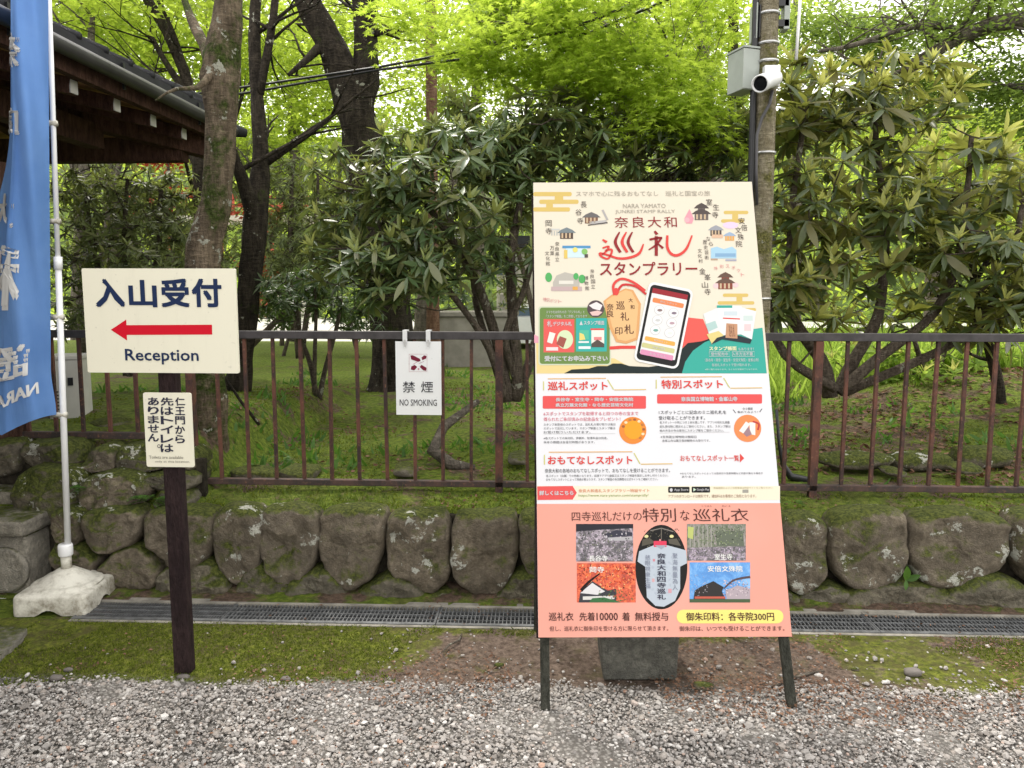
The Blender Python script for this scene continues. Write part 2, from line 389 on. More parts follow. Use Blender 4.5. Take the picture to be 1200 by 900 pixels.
def pebbles(x, y, z, size, seed=1):
    g = np.random.default_rng(seed); n = len(x)
    V = ICO[None]*(1+g.uniform(-.22, .22, (n, 12, 1)))
    V = V*np.stack([g.uniform(.7, 1.25, n), g.uniform(.6, 1.0, n), g.uniform(.4, .75, n)], 1)[:, None]
    a = g.uniform(0, 2*pi, n); b = g.normal(0, .45, n)
    ca, sa, cb, sb = np.cos(a), np.sin(a), np.cos(b), np.sin(b)
    X, Y_, Z = V[..., 0], V[..., 1], V[..., 2]
    Y2 = Y_*cb[:, None]-Z*sb[:, None]; Z2 = Y_*sb[:, None]+Z*cb[:, None]
    X3 = X*ca[:, None]-Y2*sa[:, None]; Y3 = X*sa[:, None]+Y2*ca[:, None]
    V = np.stack([X3, Y3, Z2], -1)*size[:, None, None] + np.stack([x, y, z], 1)[:, None]
    F = (ICOF[None] + (np.arange(n)*12)[:, None, None]).reshape(-1, 3)
    return V.reshape(-1, 3), F, np.repeat(g.random(n), 20)
def gedge(x): return 2.83 + .05*math.sin(x*1.7+.6) + .05*nz(x, 0, 0, 2.0) + .03*nz(x, 0, 0, 8) - .09*smooth(-1.6, -2.1, x) - .10*smooth(-.1,.2,x)*smooth(1.0,.75,x)
g = np.random.default_rng(3)
n_ = 98000; gx = g.uniform(-2.1, 2.1, n_); gy = 3.2-np.abs(g.normal(0, 1, n_))*.0-g.random(n_)*1.75
ed = np.array([gedge(v) for v in gx]); keep = gy < ed + np.minimum(g.exponential(.02, n_), .12)
keep &= (gy > 1.5); gx, gy, ed = gx[keep], gy[keep], ed[keep]
gs = g.lognormal(math.log(.0045), .45, len(gx)); gs = np.clip(gs, .0035, .017)
gz = gs*.3 + g.uniform(0, .008, len(gx))*(gy < ed-.01)
V, F, R = pebbles(gx, gy, gz, gs, 5)
np_obj('gravel', np_mesh('gravel', V, F, [GRAV], R), kind='stuff', label='loose grey and white gravel over the foreground')
# stray small stones on the soil strip
n_ = 1500; sx = g.uniform(-2.1, 2.3, n_); sy = g.uniform(2.75, 3.33, n_); k2 = g.random(n_) < np.where((sx > -.7), .75, .12)*np.clip((3.4-sy)*2, .1, 1)
sx, sy = sx[k2], sy[k2]; V, F, R = pebbles(sx, sy, np.full(len(sx), .004), np.clip(g.lognormal(math.log(.005), .45, len(sx)), .002, .014), 9)
np_obj('gravel', np_mesh('gravel', V, F, [GRAV], R), kind='stuff', label='stray pebbles scattered on the soil')

# ------------------------------------------------------------------ rocks
def rock(name, c, r, m, seed, parent=None, sub=3, amp=.16, **t):
    """one irregular boulder"""
    import bmesh
    bm = bmesh.new(); bmesh.ops.create_icosphere(bm, subdivisions=sub, radius=1)
    for v in bm.verts:
        p = v.co.copy(); q = p*1.2+Vector((seed*3.1, seed*1.7, 0))
        k = 1 + amp*1.7*noise.noise(q) + amp*.6*noise.noise(q*3) + amp*.25*noise.noise(q*8)
        for ax in range(3):   # flattened facets
            p[ax] = math.copysign(abs(p[ax])**.78, p[ax])
        v.co = Vector((p.x*r[0], p.y*r[1], p.z*r[2]))*k
    me = bpy.data.meshes.new(name); bm.to_mesh(me); bm.free(); me.materials.append(m)
    me.polygons.foreach_set('use_smooth', [True]*len(me.polygons))
    off = origin(parent) if parent is not None else Vector((0,0,0))
    o = bpy.data.objects.new(name, me); COL.objects.link(o); o.parent = parent; o.location = Vector(c)-off
    return tag(o, **t)

def wall_stone(parent, poly, m, seed, Yf=3.72, bulge=.06):
    """poly: outline seen in the photograph (pixels) laid on the wall's face; gets a bulged face and real depth"""
    pts = [at(x, y, Yf) for x, y in poly]; pts = [(p.x, p.z) for p in pts]
    # resample & round the outline
    def chaikin(P):
        o = []
        for i in range(len(P)):
            a, b = P[i], P[(i+1) % len(P)]
            o += [(a[0]*.78+b[0]*.22, a[1]*.78+b[1]*.22), (a[0]*.22+b[0]*.78, a[1]*.22+b[1]*.78)]
        return o
    cxx = sum(q[0] for q in pts)/len(pts); czz = sum(q[1] for q in pts)/len(pts)
    pts = [(cxx+(a-cxx)*1.06, czz+(b-czz)*1.05) for a, b in pts]
    if m is SL and Yf == 3.70: pts = [(cxx+(a-cxx)*1.22, czz+.012+(b-czz)*1.35) for a, b in pts]
    P = chaikin(pts); P = [(a+.013*noise.noise(Vector((a*22, b*22, seed))), b+.012*noise.noise(Vector((a*22, b*22, seed+9)))) for a, b in P]; n = 60
    L = [0]
    for i in range(len(P)): a, b = P[i], P[(i+1) % len(P)]; L.append(L[-1]+math.hypot(b[0]-a[0], b[1]-a[1]))
    R = []
    for k in range(n):
        s = L[-1]*k/n; i = max(j for j in range(len(P)) if L[j] <= s+1e-9); a, b = P[i], P[(i+1) % len(P)]; t = (s-L[i])/max(1e-9, L[i+1]-L[i])
        R.append((a[0]+(b[0]-a[0])*t, a[1]+(b[1]-a[1])*t))
    cx = sum(p[0] for p in R)/n; cz = sum(p[1] for p in R)/n
    rings = [(.90,.16),(.985,.10),(1.0,.05),(.995,.02),(.98,-.15*bulge),(.955,-.48*bulge),(.92,-.72*bulge),(.87,-.86*bulge),(.80,-.92*bulge),(.71,-.95*bulge),(.60,-.97*bulge),(.48,-.98*bulge),(.36,-bulge),(.23,-bulge*1.01),(.12,-bulge*1.02)]
    vs = []; tx = .16*noise.noise(Vector((seed*2.7, 1, 0))); tz = .14*noise.noise(Vector((seed*1.9, 5, 0)))
    for s, d in rings:
        for x, z in R:
            X = cx+(x-cx)*s; Z = cz+(z-cz)*s
            q = Vector((X*6, Z*6, seed*1.3)); dd = .040*noise.noise(q)+.020*noise.noise(q*2.3)+.012*noise.noise(q*6)+.007*noise.noise(q*15)
            e = 1+.05*noise.noise(Vector((X*14, Z*14, seed)))
            vs.append((cx+(X-cx)*e, Yf+d+(dd+(X-cx)*tx+(Z-cz)*tz)*(1 if s < .97 else .4), cz+(Z-cz)*e))
    c = len(vs); q = Vector((cx*6, cz*6, seed*1.3)); vs.append((cx, Yf-bulge*1.02+.03*noise.noise(q), cz))
    fs = []
    for i in range(len(rings)-1):
        for k in range(n): fs.append((i*n+k, (i+1)*n+k, (i+1)*n+(k+1) % n, i*n+(k+1) % n))
    b = (len(rings)-1)*n
    for k in range(n): fs.append((b+k, c, b+(k+1) % n))
    fs.append(tuple(range(n)))
    mb = MB(); mb.add(vs, [f[::-1] for f in fs][::-1], m, True)
    return mb.build('stone', parent, loc=Vector((cx, Yf, cz)))

wall = empty('stone_wall', (0, 3.72, 0), 'low retaining wall of rounded mossy fieldstones behind the drain', 'wall')
S, SM, SL = M['stone'], M['stone_mossy'], M['stone_low']
WS = [
 (S, [(60,600),(80,596),(96,600),(97,626),(88,640),(66,632)]),
 (S, [(98,600),(130,595),(164,598),(165,628),(150,640),(126,650),(104,638),(97,622)]),
 (S, [(62,638),(82,634),(104,642),(116,655),(112,672),(90,676),(64,668)]),
 (S, [(122,660),(140,642),(160,638),(178,650),(190,670),(186,686),(160,690),(130,684),(120,674)]),
 (S, [(168,600),(200,597),(236,599),(252,602),(250,640),(238,662),(214,668),(194,660),(172,632)]),
 (S, [(254,596),(282,593),(306,597),(309,630),(304,668),(288,686),(272,682),(256,664),(250,632)]),
 (SL, [(221,668),(240,664),(258,674),(266,694),(240,700),(212,696)]),
 (SL, [(285,680),(300,670),(318,676),(322,698),(296,702),(280,698)]),
 (SL, [(190,676),(206,668),(220,690),(206,700),(186,696)]),
 (S, [(304,600),(340,594),(372,598),(374,630),(368,664),(350,682),(334,688),(318,672),(306,644)]),
 (S, [(376,600),(400,597),(440,596),(455,602),(448,640),(440,672),(420,688),(404,692),(388,676),(376,650)]),
 (S, [(458,602),(490,600),(526,604),(527,640),(526,676),(512,694),(496,694),(476,682),(458,672),(454,640)]),
 (S, [(530,606),(560,603),(600,602),(606,612),(607,650),(600,674),(584,694),(566,698),(546,688),(530,668)]),
 (SL, [(340,698),(352,682),(376,674),(396,684),(408,700),(376,704)]),
 (SL, [(420,700),(436,688),(462,680),(484,688),(496,704),(456,709)]),
 (SL, [(310,692),(326,684),(342,692),(338,704),(312,704)]),
 (SL, [(498,706),(516,696),(544,700),(552,710),(520,713)]),
 (SL, [(586,700),(600,684),(616,678),(640,684),(644,706),(610,712),(590,710)]),
 (S, [(609,606),(640,602),(676,604),(684,612),(680,650),(664,676),(642,682),(622,674),(610,650)]),
 (S, [(688,606),(720,603),(760,604),(770,612),(766,650),(756,684),(730,690),(704,680),(690,650)]),
 (S, [(774,606),(806,602),(840,604),(846,640),(836,676),(812,690),(788,680),(774,650)]),
 (S, [(850,604),(884,602),(910,606),(914,640),(906,680),(880,690),(860,676),(848,650)]),
 (SL, [(650,704),(672,686),(700,690),(712,706),(680,714)]),
 (SL, [(716,708),(740,694),(780,692),(800,708),(760,716)]),
 (SL, [(806,708),(830,692),(862,692),(880,708),(846,717)]),
 (S, [(917,608),(940,604),(966,608),(970,640),(966,676),(950,694),(930,696),(916,670)]),
 (S, [(974,606),(1010,600),(1052,600),(1062,610),(1062,650),(1052,676),(1024,690),(994,686),(976,668),(970,640)]),
 (S, [(1068,606),(1104,599),(1150,602),(1178,610),(1182,640),(1176,660),(1154,678),(1116,690),(1084,684),(1068,662)]),
 (S, [(1186,606),(1220,600),(1266,604),(1276,640),(1262,676),(1230,690),(1202,680),(1186,652)]),
 (S, [(1282,606),(1330,602),(1370,608),(1372,660),(1340,690),(1300,682)]),
 (SL, [(884,706),(904,692),(930,700),(930,714),(900,717)]),
 (SL, [(930,712),(948,698),(976,690),(992,700),(990,716),(956,718)]),
 (SL, [(990,716),(1006,696),(1040,690),(1086,692),(1108,702),(1106,716),(1050,720)]),
 (SL, [(1112,706),(1130,690),(1160,680),(1186,688),(1206,704),(1200,720),(1150,722)]),
 (SL, [(1208,718),(1220,698),(1260,692),(1280,716)]),
]
for i, (m, p) in enumerate(WS): wall_stone(wall, p, m, i+1, bulge=.05 if m is S else .045, Yf=3.72 if m is S else 3.70)
# upper boulders of the wall at its left end
for i, (m, p, Y) in enumerate([
 (SM, [(20,560),(40,546),(70,545),(96,552),(99,580),(92,602),(60,606),(30,604),(18,586)], 3.86),
 (S, [(102,560),(130,551),(160,555),(172,572),(168,592),(140,598),(110,597),(100,582)], 3.86),
 (SM, [(170,556),(200,550),(230,554),(232,570),(204,574),(174,571)], 3.95),
 (SM, [(30,522),(60,514),(94,518),(100,545),(64,546),(34,546)], 3.98),
 (S, [(104,528),(126,519),(140,528),(142,549),(118,552),(102,546)], 3.98),
 (SM, [(142,524),(168,517),(196,524),(198,548),(168,552),(144,549)], 4.0),
 (SL, [(188,576),(206,572),(226,580),(226,597),(200,598),(184,592)], 3.9),
 (SM, [(198,528),(216,522),(232,532),(232,549),(212,551),(198,546)], 4.02),
 (SM, [(-20,524),(10,512),(28,520),(30,548),(6,560),(-20,552)], 4.0),
]): wall_stone(wall, p, m, i+60, Yf=Y, bulge=.07)
# dark packed earth between the stones
earth = simple('packed_earth', (.028,.024,.018), .97, .5, 30, .1, .8)
mb = MB(); mb.box(-3.1, 3.6, 3.80, 3.84, -.02, .385, earth); mb.build('earth_backing', wall)
mb = MB(); mb.box(-3.1, -1.80, 3.99, 4.03, .3, .62, earth); mb.build('earth_backing', wall)

# ------------------------------------------------------------------ drain
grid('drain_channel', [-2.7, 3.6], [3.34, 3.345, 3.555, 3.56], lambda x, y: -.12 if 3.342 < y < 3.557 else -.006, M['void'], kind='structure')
bars = MB(); GL = .996
k = 0
x = .0
while x < GL-.01:
    bars.box(x+.004, x+.0085, .022, .198, -.016, .0, M['grate']); x += .0185
bars.box(0, GL, .106, .112, -.012, .0025, M['grate']); bars.box(0, GL, .060, .064, -.012, .0015, M['grate']); bars.box(0, GL, .152, .156, -.012, .0015, M['grate'])
bm_me = bars.mesh('bar')
fr = MB(); fr.box(0, GL, 0, .022, -.02, .004, M['grate']); fr.box(0, GL, .198, .22, -.02, .004, M['drain_conc']); fr.box(0, .006, .022, .198, -.016, .0035, M['grate']); fr.box(GL-.006, GL, .022, .198, -.016, .0035, M['grate'])
fr_me = fr.mesh('frame')
gx0 = at(514, 715, 3.45).x
for i, s in enumerate(('behind the white flag base', 'behind the dark sign post', 'behind the left edge of the poster stand', 'behind the poster stand', 'right of the poster stand, under the broad stones', 'farthest right')):
    X = gx0 + (i-2)*1.0
    e = empty('drain_grate', (X+.002 if i else X+.3, 3.34, .003), 'galvanised slotted drain grate section ' + ('farthest right' if i == 5 else s), 'drain grate', 'drain grates along the wall foot')
    share(fr_me, 'frame', e, (0,0,0), scale=(.7 if i == 0 else 1, 1, 1)); b = share(bm_me, 'slotted_grating', e, (0,0,0), scale=(.7 if i == 0 else 1, 1, 1)); b['kind'] = 'stuff'
for (ya, yb) in ((3.318, 3.339), (3.561, 3.60)):
    mb = MB(); mb.box(gx0-2.0+.3, 3.5, ya, yb, -.05, .003, M['drain_conc']); mb.build('kerb', kind='structure')

# ------------------------------------------------------------------ iron fence
FY = 4.1
ztop = .5*(at(400, 393, FY).z + at(1190, 396, FY).z); zbot = at(400, 565, FY).z; zbl = at(130, 510, FY).z
px0 = at(585, 480, FY).x; px1 = at(956, 480, FY).x; PS = (px1-px0); BS = PS/11
fence = empty('iron_fence', (px0, FY, .4), 'rusty iron bar fence with dark top rail above the stone wall', 'fence')
XL, XR = px0-3*PS, px0+3*PS
mb = MB(); mb.box(XL, XR, FY-.022, FY+.022, ztop-.02, ztop+.022, M['rail']); mb.build('top_rail', fence, bevel=.003)
mb = MB(); mb.box(px0-PS+.02, XR, FY-.02, FY+.02, zbot-.016, zbot+.016, M['rust_dark']); mb.build('bottom_rail', fence, bevel=.003)
mb = MB(); mb.box(XL, px0-PS-.02, FY-.02, FY+.02, zbl-.018, zbl+.018, M['rust_dark']); mb.build('bottom_rail', fence, bevel=.003)
mb = MB(); mb.box(-.02, .02, -.02, .02, 0, ztop-.021-.36, M['rust']); post_me = mb.mesh('post')
mb = MB(); mb.box(-.0088, .0088, -.0088, .0088, 0, ztop-.021-zbot-.018, M['rust']); bar_me = mb.mesh('bar')
mb = MB(); mb.box(-.0088, .0088, -.0088, .0088, 0, ztop-.021-zbl-.018, M['rust']); barl_me = mb.mesh('bar_short')
for k in range(-3, 4): share(post_me, 'post', fence, (k*PS, 0, -.04))
for k in range(-33, 33):
    if k % 11 == 0: continue
    left = k < -11
    share(barl_me if left else bar_me, 'bar', fence, (k*BS, random.uniform(-.002, .002), (zbl if left else zbot)+.018-.4), rot=(random.uniform(-.004,.004), random.uniform(-.008,.008), random.uniform(-.1,.1)))

# ------------------------------------------------------------------ text helper
FONT_DG = None
def glyphs(body, bold=0.0, spacing=1.0):
    c = bpy.data.curves.new('glyph', 'FONT'); c.body = body; c.size = 1; c.space_character = spacing; c.resolution_u = 2
    o = bpy.data.objects.new('glyph', c); COL.objects.link(o); bpy.context.view_layer.update()
    me = bpy.data.meshes.new_from_object(o.evaluated_get(bpy.context.evaluated_depsgraph_get()))
    V = np.empty(len(me.vertices)*3, np.float32); me.vertices.foreach_get('co', V); V = V.reshape(-1, 3)[:, :2].copy()
    F = [tuple(p.vertices) for p in me.polygons]
    bpy.data.objects.remove(o); bpy.data.curves.remove(c); bpy.data.meshes.remove(me)
    mn = V.min(0); mxx = V.max(0)
    return (V-mn)/np.maximum(mxx-mn, 1e-6), F, (mxx-mn)
class Face:
    """a flat face: P(px,py) measured on its plane; fn(u, v, d) -> place, d = height above the face"""
    def __init__(s, o, ex, ey):
        s.o = Vector(o); s.ex = Vector(ex).normalized(); s.ey = Vector(ey).normalized(); s.n = s.ex.cross(s.ey)
    def uv(s, px, py):
        d = ray(px, py); t = (s.o-CP).dot(s.n)/d.dot(s.n); p = CP+d*t-s.o; return (p.dot(s.ex), p.dot(s.ey))
    def fn(s, u, v, d): return s.o + s.ex*u + s.ey*v + s.n*d
class Print:
    def __init__(s, face): s.f = face; s.t = MB(); s.a = MB()
    def text(s, body, x0, y0, x1, y1, c, bold=0.0, lay=5, rot=0, mirror=False, spacing=1.0, vertical=False):
        if vertical:
            n = len(body); h = (y1-y0)/n
            for i, ch in enumerate(body): s.text(ch, x0, y0+i*h+h*.06, x1, y0+(i+1)*h-h*.06, c, bold, lay)
            return
        G, F, sz = glyphs(body, bold, spacing)
        xm, ym = (x0+x1)/2, (y0+y1)/2
        a = s.f.uv(x0, ym)[0]; b = s.f.uv(x1, ym)[0]; lo = s.f.uv(xm, y1)[1]; hi = s.f.uv(xm, y0)[1]
        if mirror: G = G*np.array([-1, 1])+np.array([1, 0])
        cu, cv = (a+b)/2, (lo+hi)/2; cr, sr = cos(rot), sin(rot)
        bw, bh = (b-a), (hi-lo); ox = bold/max(sz[0], .2); oy = bold/max(sz[1], .2)
        hits = ((0,0),) if bold <= 0 else ((-ox,-oy),(ox,-oy),(ox,oy),(-ox,oy),(0,0))
        for k, (ix, iy) in enumerate(hits):
            vs = []
            for u, v in G:
                du = ((u-.5)*(1-2*ox*(bold > 0))+ix)*bw; dv = ((v-.5)*(1-2*oy*(bold > 0))+iy)*bh; vs.append(s.f.fn(cu+du*cr-dv*sr, cv+du*sr+dv*cr, lay*.0004+k*.00004))
            s.t.add(vs, F, ink(c))
    def poly(s, pts, c, lay=1, mat=None):
        P = [s.f.uv(x, y) for x, y in pts]
        area = sum(P[i][0]*P[(i+1) % len(P)][1]-P[(i+1) % len(P)][0]*P[i][1] for i in range(len(P)))
        if area < 0: P = P[::-1]
        s.a.add([s.f.fn(u, v, lay*.0004) for u, v in P], [tuple(range(len(P)))], mat or ink(c))
    def rect(s, x0, y0, x1, y1, c, lay=1, r=0, mat=None):
        if r:
            pts = []
            for cx, cy, a0 in ((x1-r, y0+r, -90), (x1-r, y1-r, 0), (x0+r, y1-r, 90), (x0+r, y0+r, 180)):
                for k in range(5): a = radians(a0+k*22.5); pts.append((cx+r*cos(a), cy+r*sin(a)))
        else: pts = [(x0,y0),(x1,y0),(x1,y1),(x0,y1)]
        s.poly(pts, c, lay, mat)
    def oval(s, cx, cy, rx, ry, c, lay=1, mat=None, n=28): s.poly([(cx+rx*cos(2*pi*k/n), cy+ry*sin(2*pi*k/n)) for k in range(n)], c, lay, mat)
    def line(s, pts, wd, c, lay=2):
        P = [Vector(s.f.uv(x, y)) for x, y in pts]; w_ = wd if isinstance(wd, (list, tuple)) else [wd]*len(P); L = []; Rr = []
        for i, p in enumerate(P):
            d = (P[min(i+1, len(P)-1)]-P[max(i-1, 0)]).normalized(); nn = Vector((-d.y, d.x))*w_[i]/2*.0043
            L.append(p+nn); Rr.append(p-nn)
        vs = [s.f.fn(q.x, q.y, lay*.0004) for q in L+Rr]; n = len(P)
        s.a.add(vs, [(n+i, n+i+1, i+1, i) for i in range(n-1)], ink(c))
    def curve(s, pts, wd, c, lay=2, n=24):
        """Catmull-Rom through pts"""
        Q = []; P = [pts[0]]+list(pts)+[pts[-1]]; W_ = wd if isinstance(wd, (list, tuple)) else [wd]*len(pts); ws = []
        for i in range(1, len(P)-2):
            for k in range(n//(len(pts)-1)+1):
                t = k/(n//(len(pts)-1)+1); q = []
                for a in (0, 1):
                    p0, p1, p2, p3 = P[i-1][a], P[i][a], P[i+1][a], P[i+2][a]
                    q.append(.5*(2*p1+(p2-p0)*t+(2*p0-5*p1+4*p2-p3)*t*t+(3*p1-p0-3*p2+p3)*t**3))
                Q.append(tuple(q)); ws.append(W_[i-1]+(W_[i]-W_[i-1])*t)
        Q.append(pts[-1]); ws.append(W_[-1]); s.line(Q, ws, c, lay)
    def done(s, parent, lettering='lettering', art='printed_artwork'):
        if s.a.f: s.a.build(art, parent)
        if s.t.f: s.t.build(lettering, parent)

# ------------------------------------------------------------------ big poster stand
TL, TR, BR, BL = Vector((-.03356,3.24025,1.96085)), Vector((.86585,3.27226,1.96641)), Vector((.90228,2.64041,.29790)), Vector((.00286,2.60840,.29234))
ex = (BR-BL).normalized(); ey = (TL-BL); ey = (ey-ex*ey.dot(ex)).normalized(); nn_ = ex.cross(ey)
if nn_.y > 0: nn_ = -nn_
PF = Face(BL, ex, ey)
assert PF.n.y < 0
BW, BH = (BR-BL).length, (TL-BL).length
stand = empty('poster_stand', ((BL.x+BR.x)/2, 2.95, 0), 'tall leaning poster stand for a temple pilgrimage stamp rally on wooden legs', 'poster stand')
mb = MB(); mb.prism([(0,0),(BW,0),(BW,BH),(0,BH)], PF.fn, -.018, -.0005, simple('white_board', (.78,.78,.77), .5, .04, 5, .3, .02)); mb.build('board_panel', stand)
mb = MB(); mb.prism([(-.006,-.004),(.018,-.004),(.018,BH-.05),(-.006,BH-.05)], PF.fn, -.05, -.0185, M['post_wood']); mb.build('frame', stand)
mb = MB(); mb.prism([(BW-.03,-.004),(BW-.006,-.004),(BW-.006,BH-.05),(BW-.03,BH-.05)], PF.fn, -.05, -.0185, M['post_wood']); mb.build('frame', stand)
for u, foot in ((.026, Vector((.030, 2.645, .0))), (BW-.028, Vector((.934, 2.700, .0)))):
    mb = MB(); mb.beam(foot, PF.fn(u, .62, -.075), .034, .030, M['leg_wood'], Vector((0,1,0))); mb.build('leg', stand, bevel=.003)
for u in (.03, BW-.03):
    a = PF.fn(u, BH-.12, -.07); b = Vector((a.x, 3.32, 0.0)); mb = MB(); mb.beam(a, b, .035, .03, M['leg_wood']); mb.build('rear_leg', stand)
# printed layers
CREAM, WHITE, SAL = (.60,.55,.45), (.60,.60,.63), (.64,.27,.21)
RED, DRED, INK, GOLD, TEAL, GREEN = (.72,.075,.065), (.30,.03,.035), (.03,.025,.03), (.68,.50,.16), (.05,.40,.33), (.16,.26,.075)
def mat_glossprint(name, c, c2=None):
    n = N(name)
    if 'sign' in name or 'plate' in name:
        base = n.mix(n.rng(n.noise(9, 6, .7, stretch=(2.4,2.4,.35)), .5, .8, 0, .22), c, tuple(x*.72 for x in c)); n.col(n.mix(n.rng(n.noise(55, 3, .6), .66, .74, 0, .3), base, tuple(x*.55 for x in c))); n.rough(.38, .3); return n.m
    if c2: n.col(n.mix(n.rng(n.noise(2.0, 2), .35, .65), c, c2))
    else: n.col(c)
    n.rough(.33, .3); return n.m
S1 = mat_glossprint('cream_print', CREAM); S2 = mat_glossprint('white_print', WHITE); S3 = mat_glossprint('salmon_print', SAL, (.66,.295,.235))
def vs_at(py): return PF.uv(770, py)[1]
v1, v2 = vs_at(438), vs_at(590)
for nm, lo, hi, m in (('cream_poster_panel', v1, BH, S1), ('white_poster_panel', v2, v1, S2), ('salmon_poster_panel', 0, v2, S3)):
    mb = MB(); mb.add([PF.fn(0, lo, 0), PF.fn(BW, lo, 0), PF.fn(BW, hi, 0), PF.fn(0, hi, 0)], [(0,1,2,3)], m); mb.build(nm, stand)
# top panel
p = Print(PF)
def cloud(x, y, w_, flip=1, rows=3):
    for i in range(rows):
        o = (0, .16, -.03)[i]*w_*flip; p.rect(x+o+(0 if flip > 0 else 0), y+i*11, x+o+w_*(.92 if i == 2 else 1), y+i*11+5.2, GOLD, 1, 2.4)
    p.rect(x+w_*.38, y+4, x+w_*.55, y+13, GOLD, .8); 
    if rows > 2: p.rect(x+w_*.28, y+15, x+w_*.42, y+24, GOLD, .8)
for (a, b, c_, d) in ((625,225,670,230),(632,234,678,239),(625,243,668,248)): p.rect(a, b, c_, d, GOLD, 1, 2)
p.rect(650,229,660,236,GOLD,.8); p.rect(640,238,648,245,GOLD,.8)
for (a, b, c_, d) in ((848,247,877,251),(845,257,872,261),(847,344,877,348),(841,353,884,357),(866,361,886,365)): p.rect(a, b, c_, d, GOLD, 1, 2)
p.rect(858,250,865,258,GOLD,.8); p.rect(863,347,870,354,GOLD,.8)
G1 = (.42,.38,.32)
p.text('スマホで心に残るおもてなし　巡礼と国宝の旅', 675, 224, 832, 230, G1, 0)
p.text('NARA YAMATO', 730, 239, 780, 244, G1, 0); p.text('JUNREI STAMP RALLY', 721, 246, 791, 251, G1, 0)
p.text('奈良大和', 720, 254, 793, 267, DRED, .0, spacing=1.25)
# brush written junrei in two reds
p.curve([(706,281),(711,284)], [1.5,3], RED, 5); p.curve([(706,291),(713,289),(711,294),(705,299)], [1.5,2,2,1.5], RED, 5)
p.curve([(709,294),(717,293),(713,303),(705,301),(703,297),(712,299),(725,303),(738,302),(749,297),(754,286)], [2,2,2,2,2,2,2.4,2.6,2.6,1.2], RED, 5, 60)
for k, (xx, c_) in enumerate(((724,DRED),(732,RED),(739,DRED))): p.curve([(xx+2,272),(xx-3,284),(xx+3,296)], [1.2,3,2.6], c_, 5)
p.curve([(767,271),(770,275)], [2,3.2], DRED, 5); p.curve([(761,281),(771,279),(776,279)], [2,2.4,2], DRED, 5); p.curve([(775,279),(769,287),(760,293)], [2,2.2,1], DRED, 5)
p.curve([(769,277),(769,300)], [3,3], DRED, 5); p.curve([(771,286),(777,291)], [1.6,2.6], DRED, 5)
p.curve([(782,276),(782,290),(787,298),(795,299),(804,292),(811,276)], [2.2,2.6,2.8,2.8,2.4,1.4], RED, 5, 40)
p.text('スタンプラリー', 703, 307, 817, 323, DRED, .012)
# little buildings round the title
def pagoda(x, y, w_, h, roof, wall_, tiers=1, lay=2):
    p.rect(x-w_*.38, y, x+w_*.38, y+h*.5, wall_, lay)
    for q in range(3): p.rect(x-w_*.3+q*w_*.22, y+h*.08, x-w_*.2+q*w_*.22, y+h*.45, (.6,.45,.3), lay+1)
    for t in range(tiers):
        yy = y-t*h*.42; k = 1-t*.22
        if t: p.rect(x-w_*.26*k, yy, x+w_*.26*k, yy+h*.2, wall_, lay)
        p.poly([(x-w_*.55*k, yy+h*.06), (x-w_*.34*k, yy-h*.16), (x, yy-h*.34), (x+w_*.34*k, yy-h*.16), (x+w_*.55*k, yy+h*.06)], roof, lay+.5)
DK = (.10,.08,.075)
pagoda(693,254,20,16,(.16,.15,.15),(.22,.12,.08)); p.poly([(690,260),(710,258),(712,262),(694,264)], (.5,.48,.47), 3); p.line([(706,246),(712,258)], 2, (.45,.43,.42), 3)
p.line([(689,264),(712,261)], 1.2, DK, 3)
pagoda(664,272,20,16,(.20,.24,.26),(.10,.07,.06)); p.rect(646,268,656,270,(.6,.6,.58),2)
for q in range(4): p.rect(646+q*3,271,647.4+q*3,276,(.5,.5,.48),2)
p.rect(659,288,692,291,(.10,.30,.55),3); p.rect(663,291,688,302,(.62,.78,.86),2); p.rect(661,293,665,303,(.75,.55,.15),3); p.oval(674,293,3,3,(.8,.7,.2),4); p.oval(685,295,3.5,3.5,(.25,.5,.15),4); p.rect(685,298,689,302,DK,4)
p.poly([(648,331),(652,323),(662,319),(674,322),(679,330),(679,341),(648,341)], (.5,.47,.42), 2); p.rect(646,336,682,341,(.55,.42,.42),3); p.oval(643,325,4,5.5,(.10,.42,.13),3); p.oval(675,324,3,4,(.10,.42,.13),4); p.oval(682,327,4,5,(.10,.42,.13),4); p.rect(655,329,672,333,(.75,.72,.65),3); p.rect(671,336,677,340,(.75,.4,.1),4)
pagoda(822,250,21,16,DK,(.16,.13,.12),2); p.poly([(808,245),(813,256),(811,262),(804,262),(802,256)], (.80,.35,.42), 2); p.oval(805,258,3,3,(.85,.45,.5),3)
pagoda(839,269,17,15,(.35,.36,.40),DK); p.oval(856,264,9,4,(.85,.62,.80),1.5); pagoda(855,276,14,12,(.35,.45,.6),(.8,.4,.1)); p.rect(834,275,847,279,(.75,.5,.35),3)
p.poly([(833,291),(840,289),(848,292),(858,289),(863,293),(863,303),(833,303)], (.40,.62,.78), 2); p.rect(838,297,862,301,(.25,.42,.62),3); p.rect(833,303,841,305,(.5,.35,.25),3); p.rect(850,304,863,306,(.4,.4,.5),3)
pagoda(850,331,22,16,(.15,.09,.07),(.25,.07,.05),2); p.oval(839,335,3.5,3,(.88,.6,.62),1.5); p.oval(862,334,3.5,3,(.88,.6,.62),1.5)
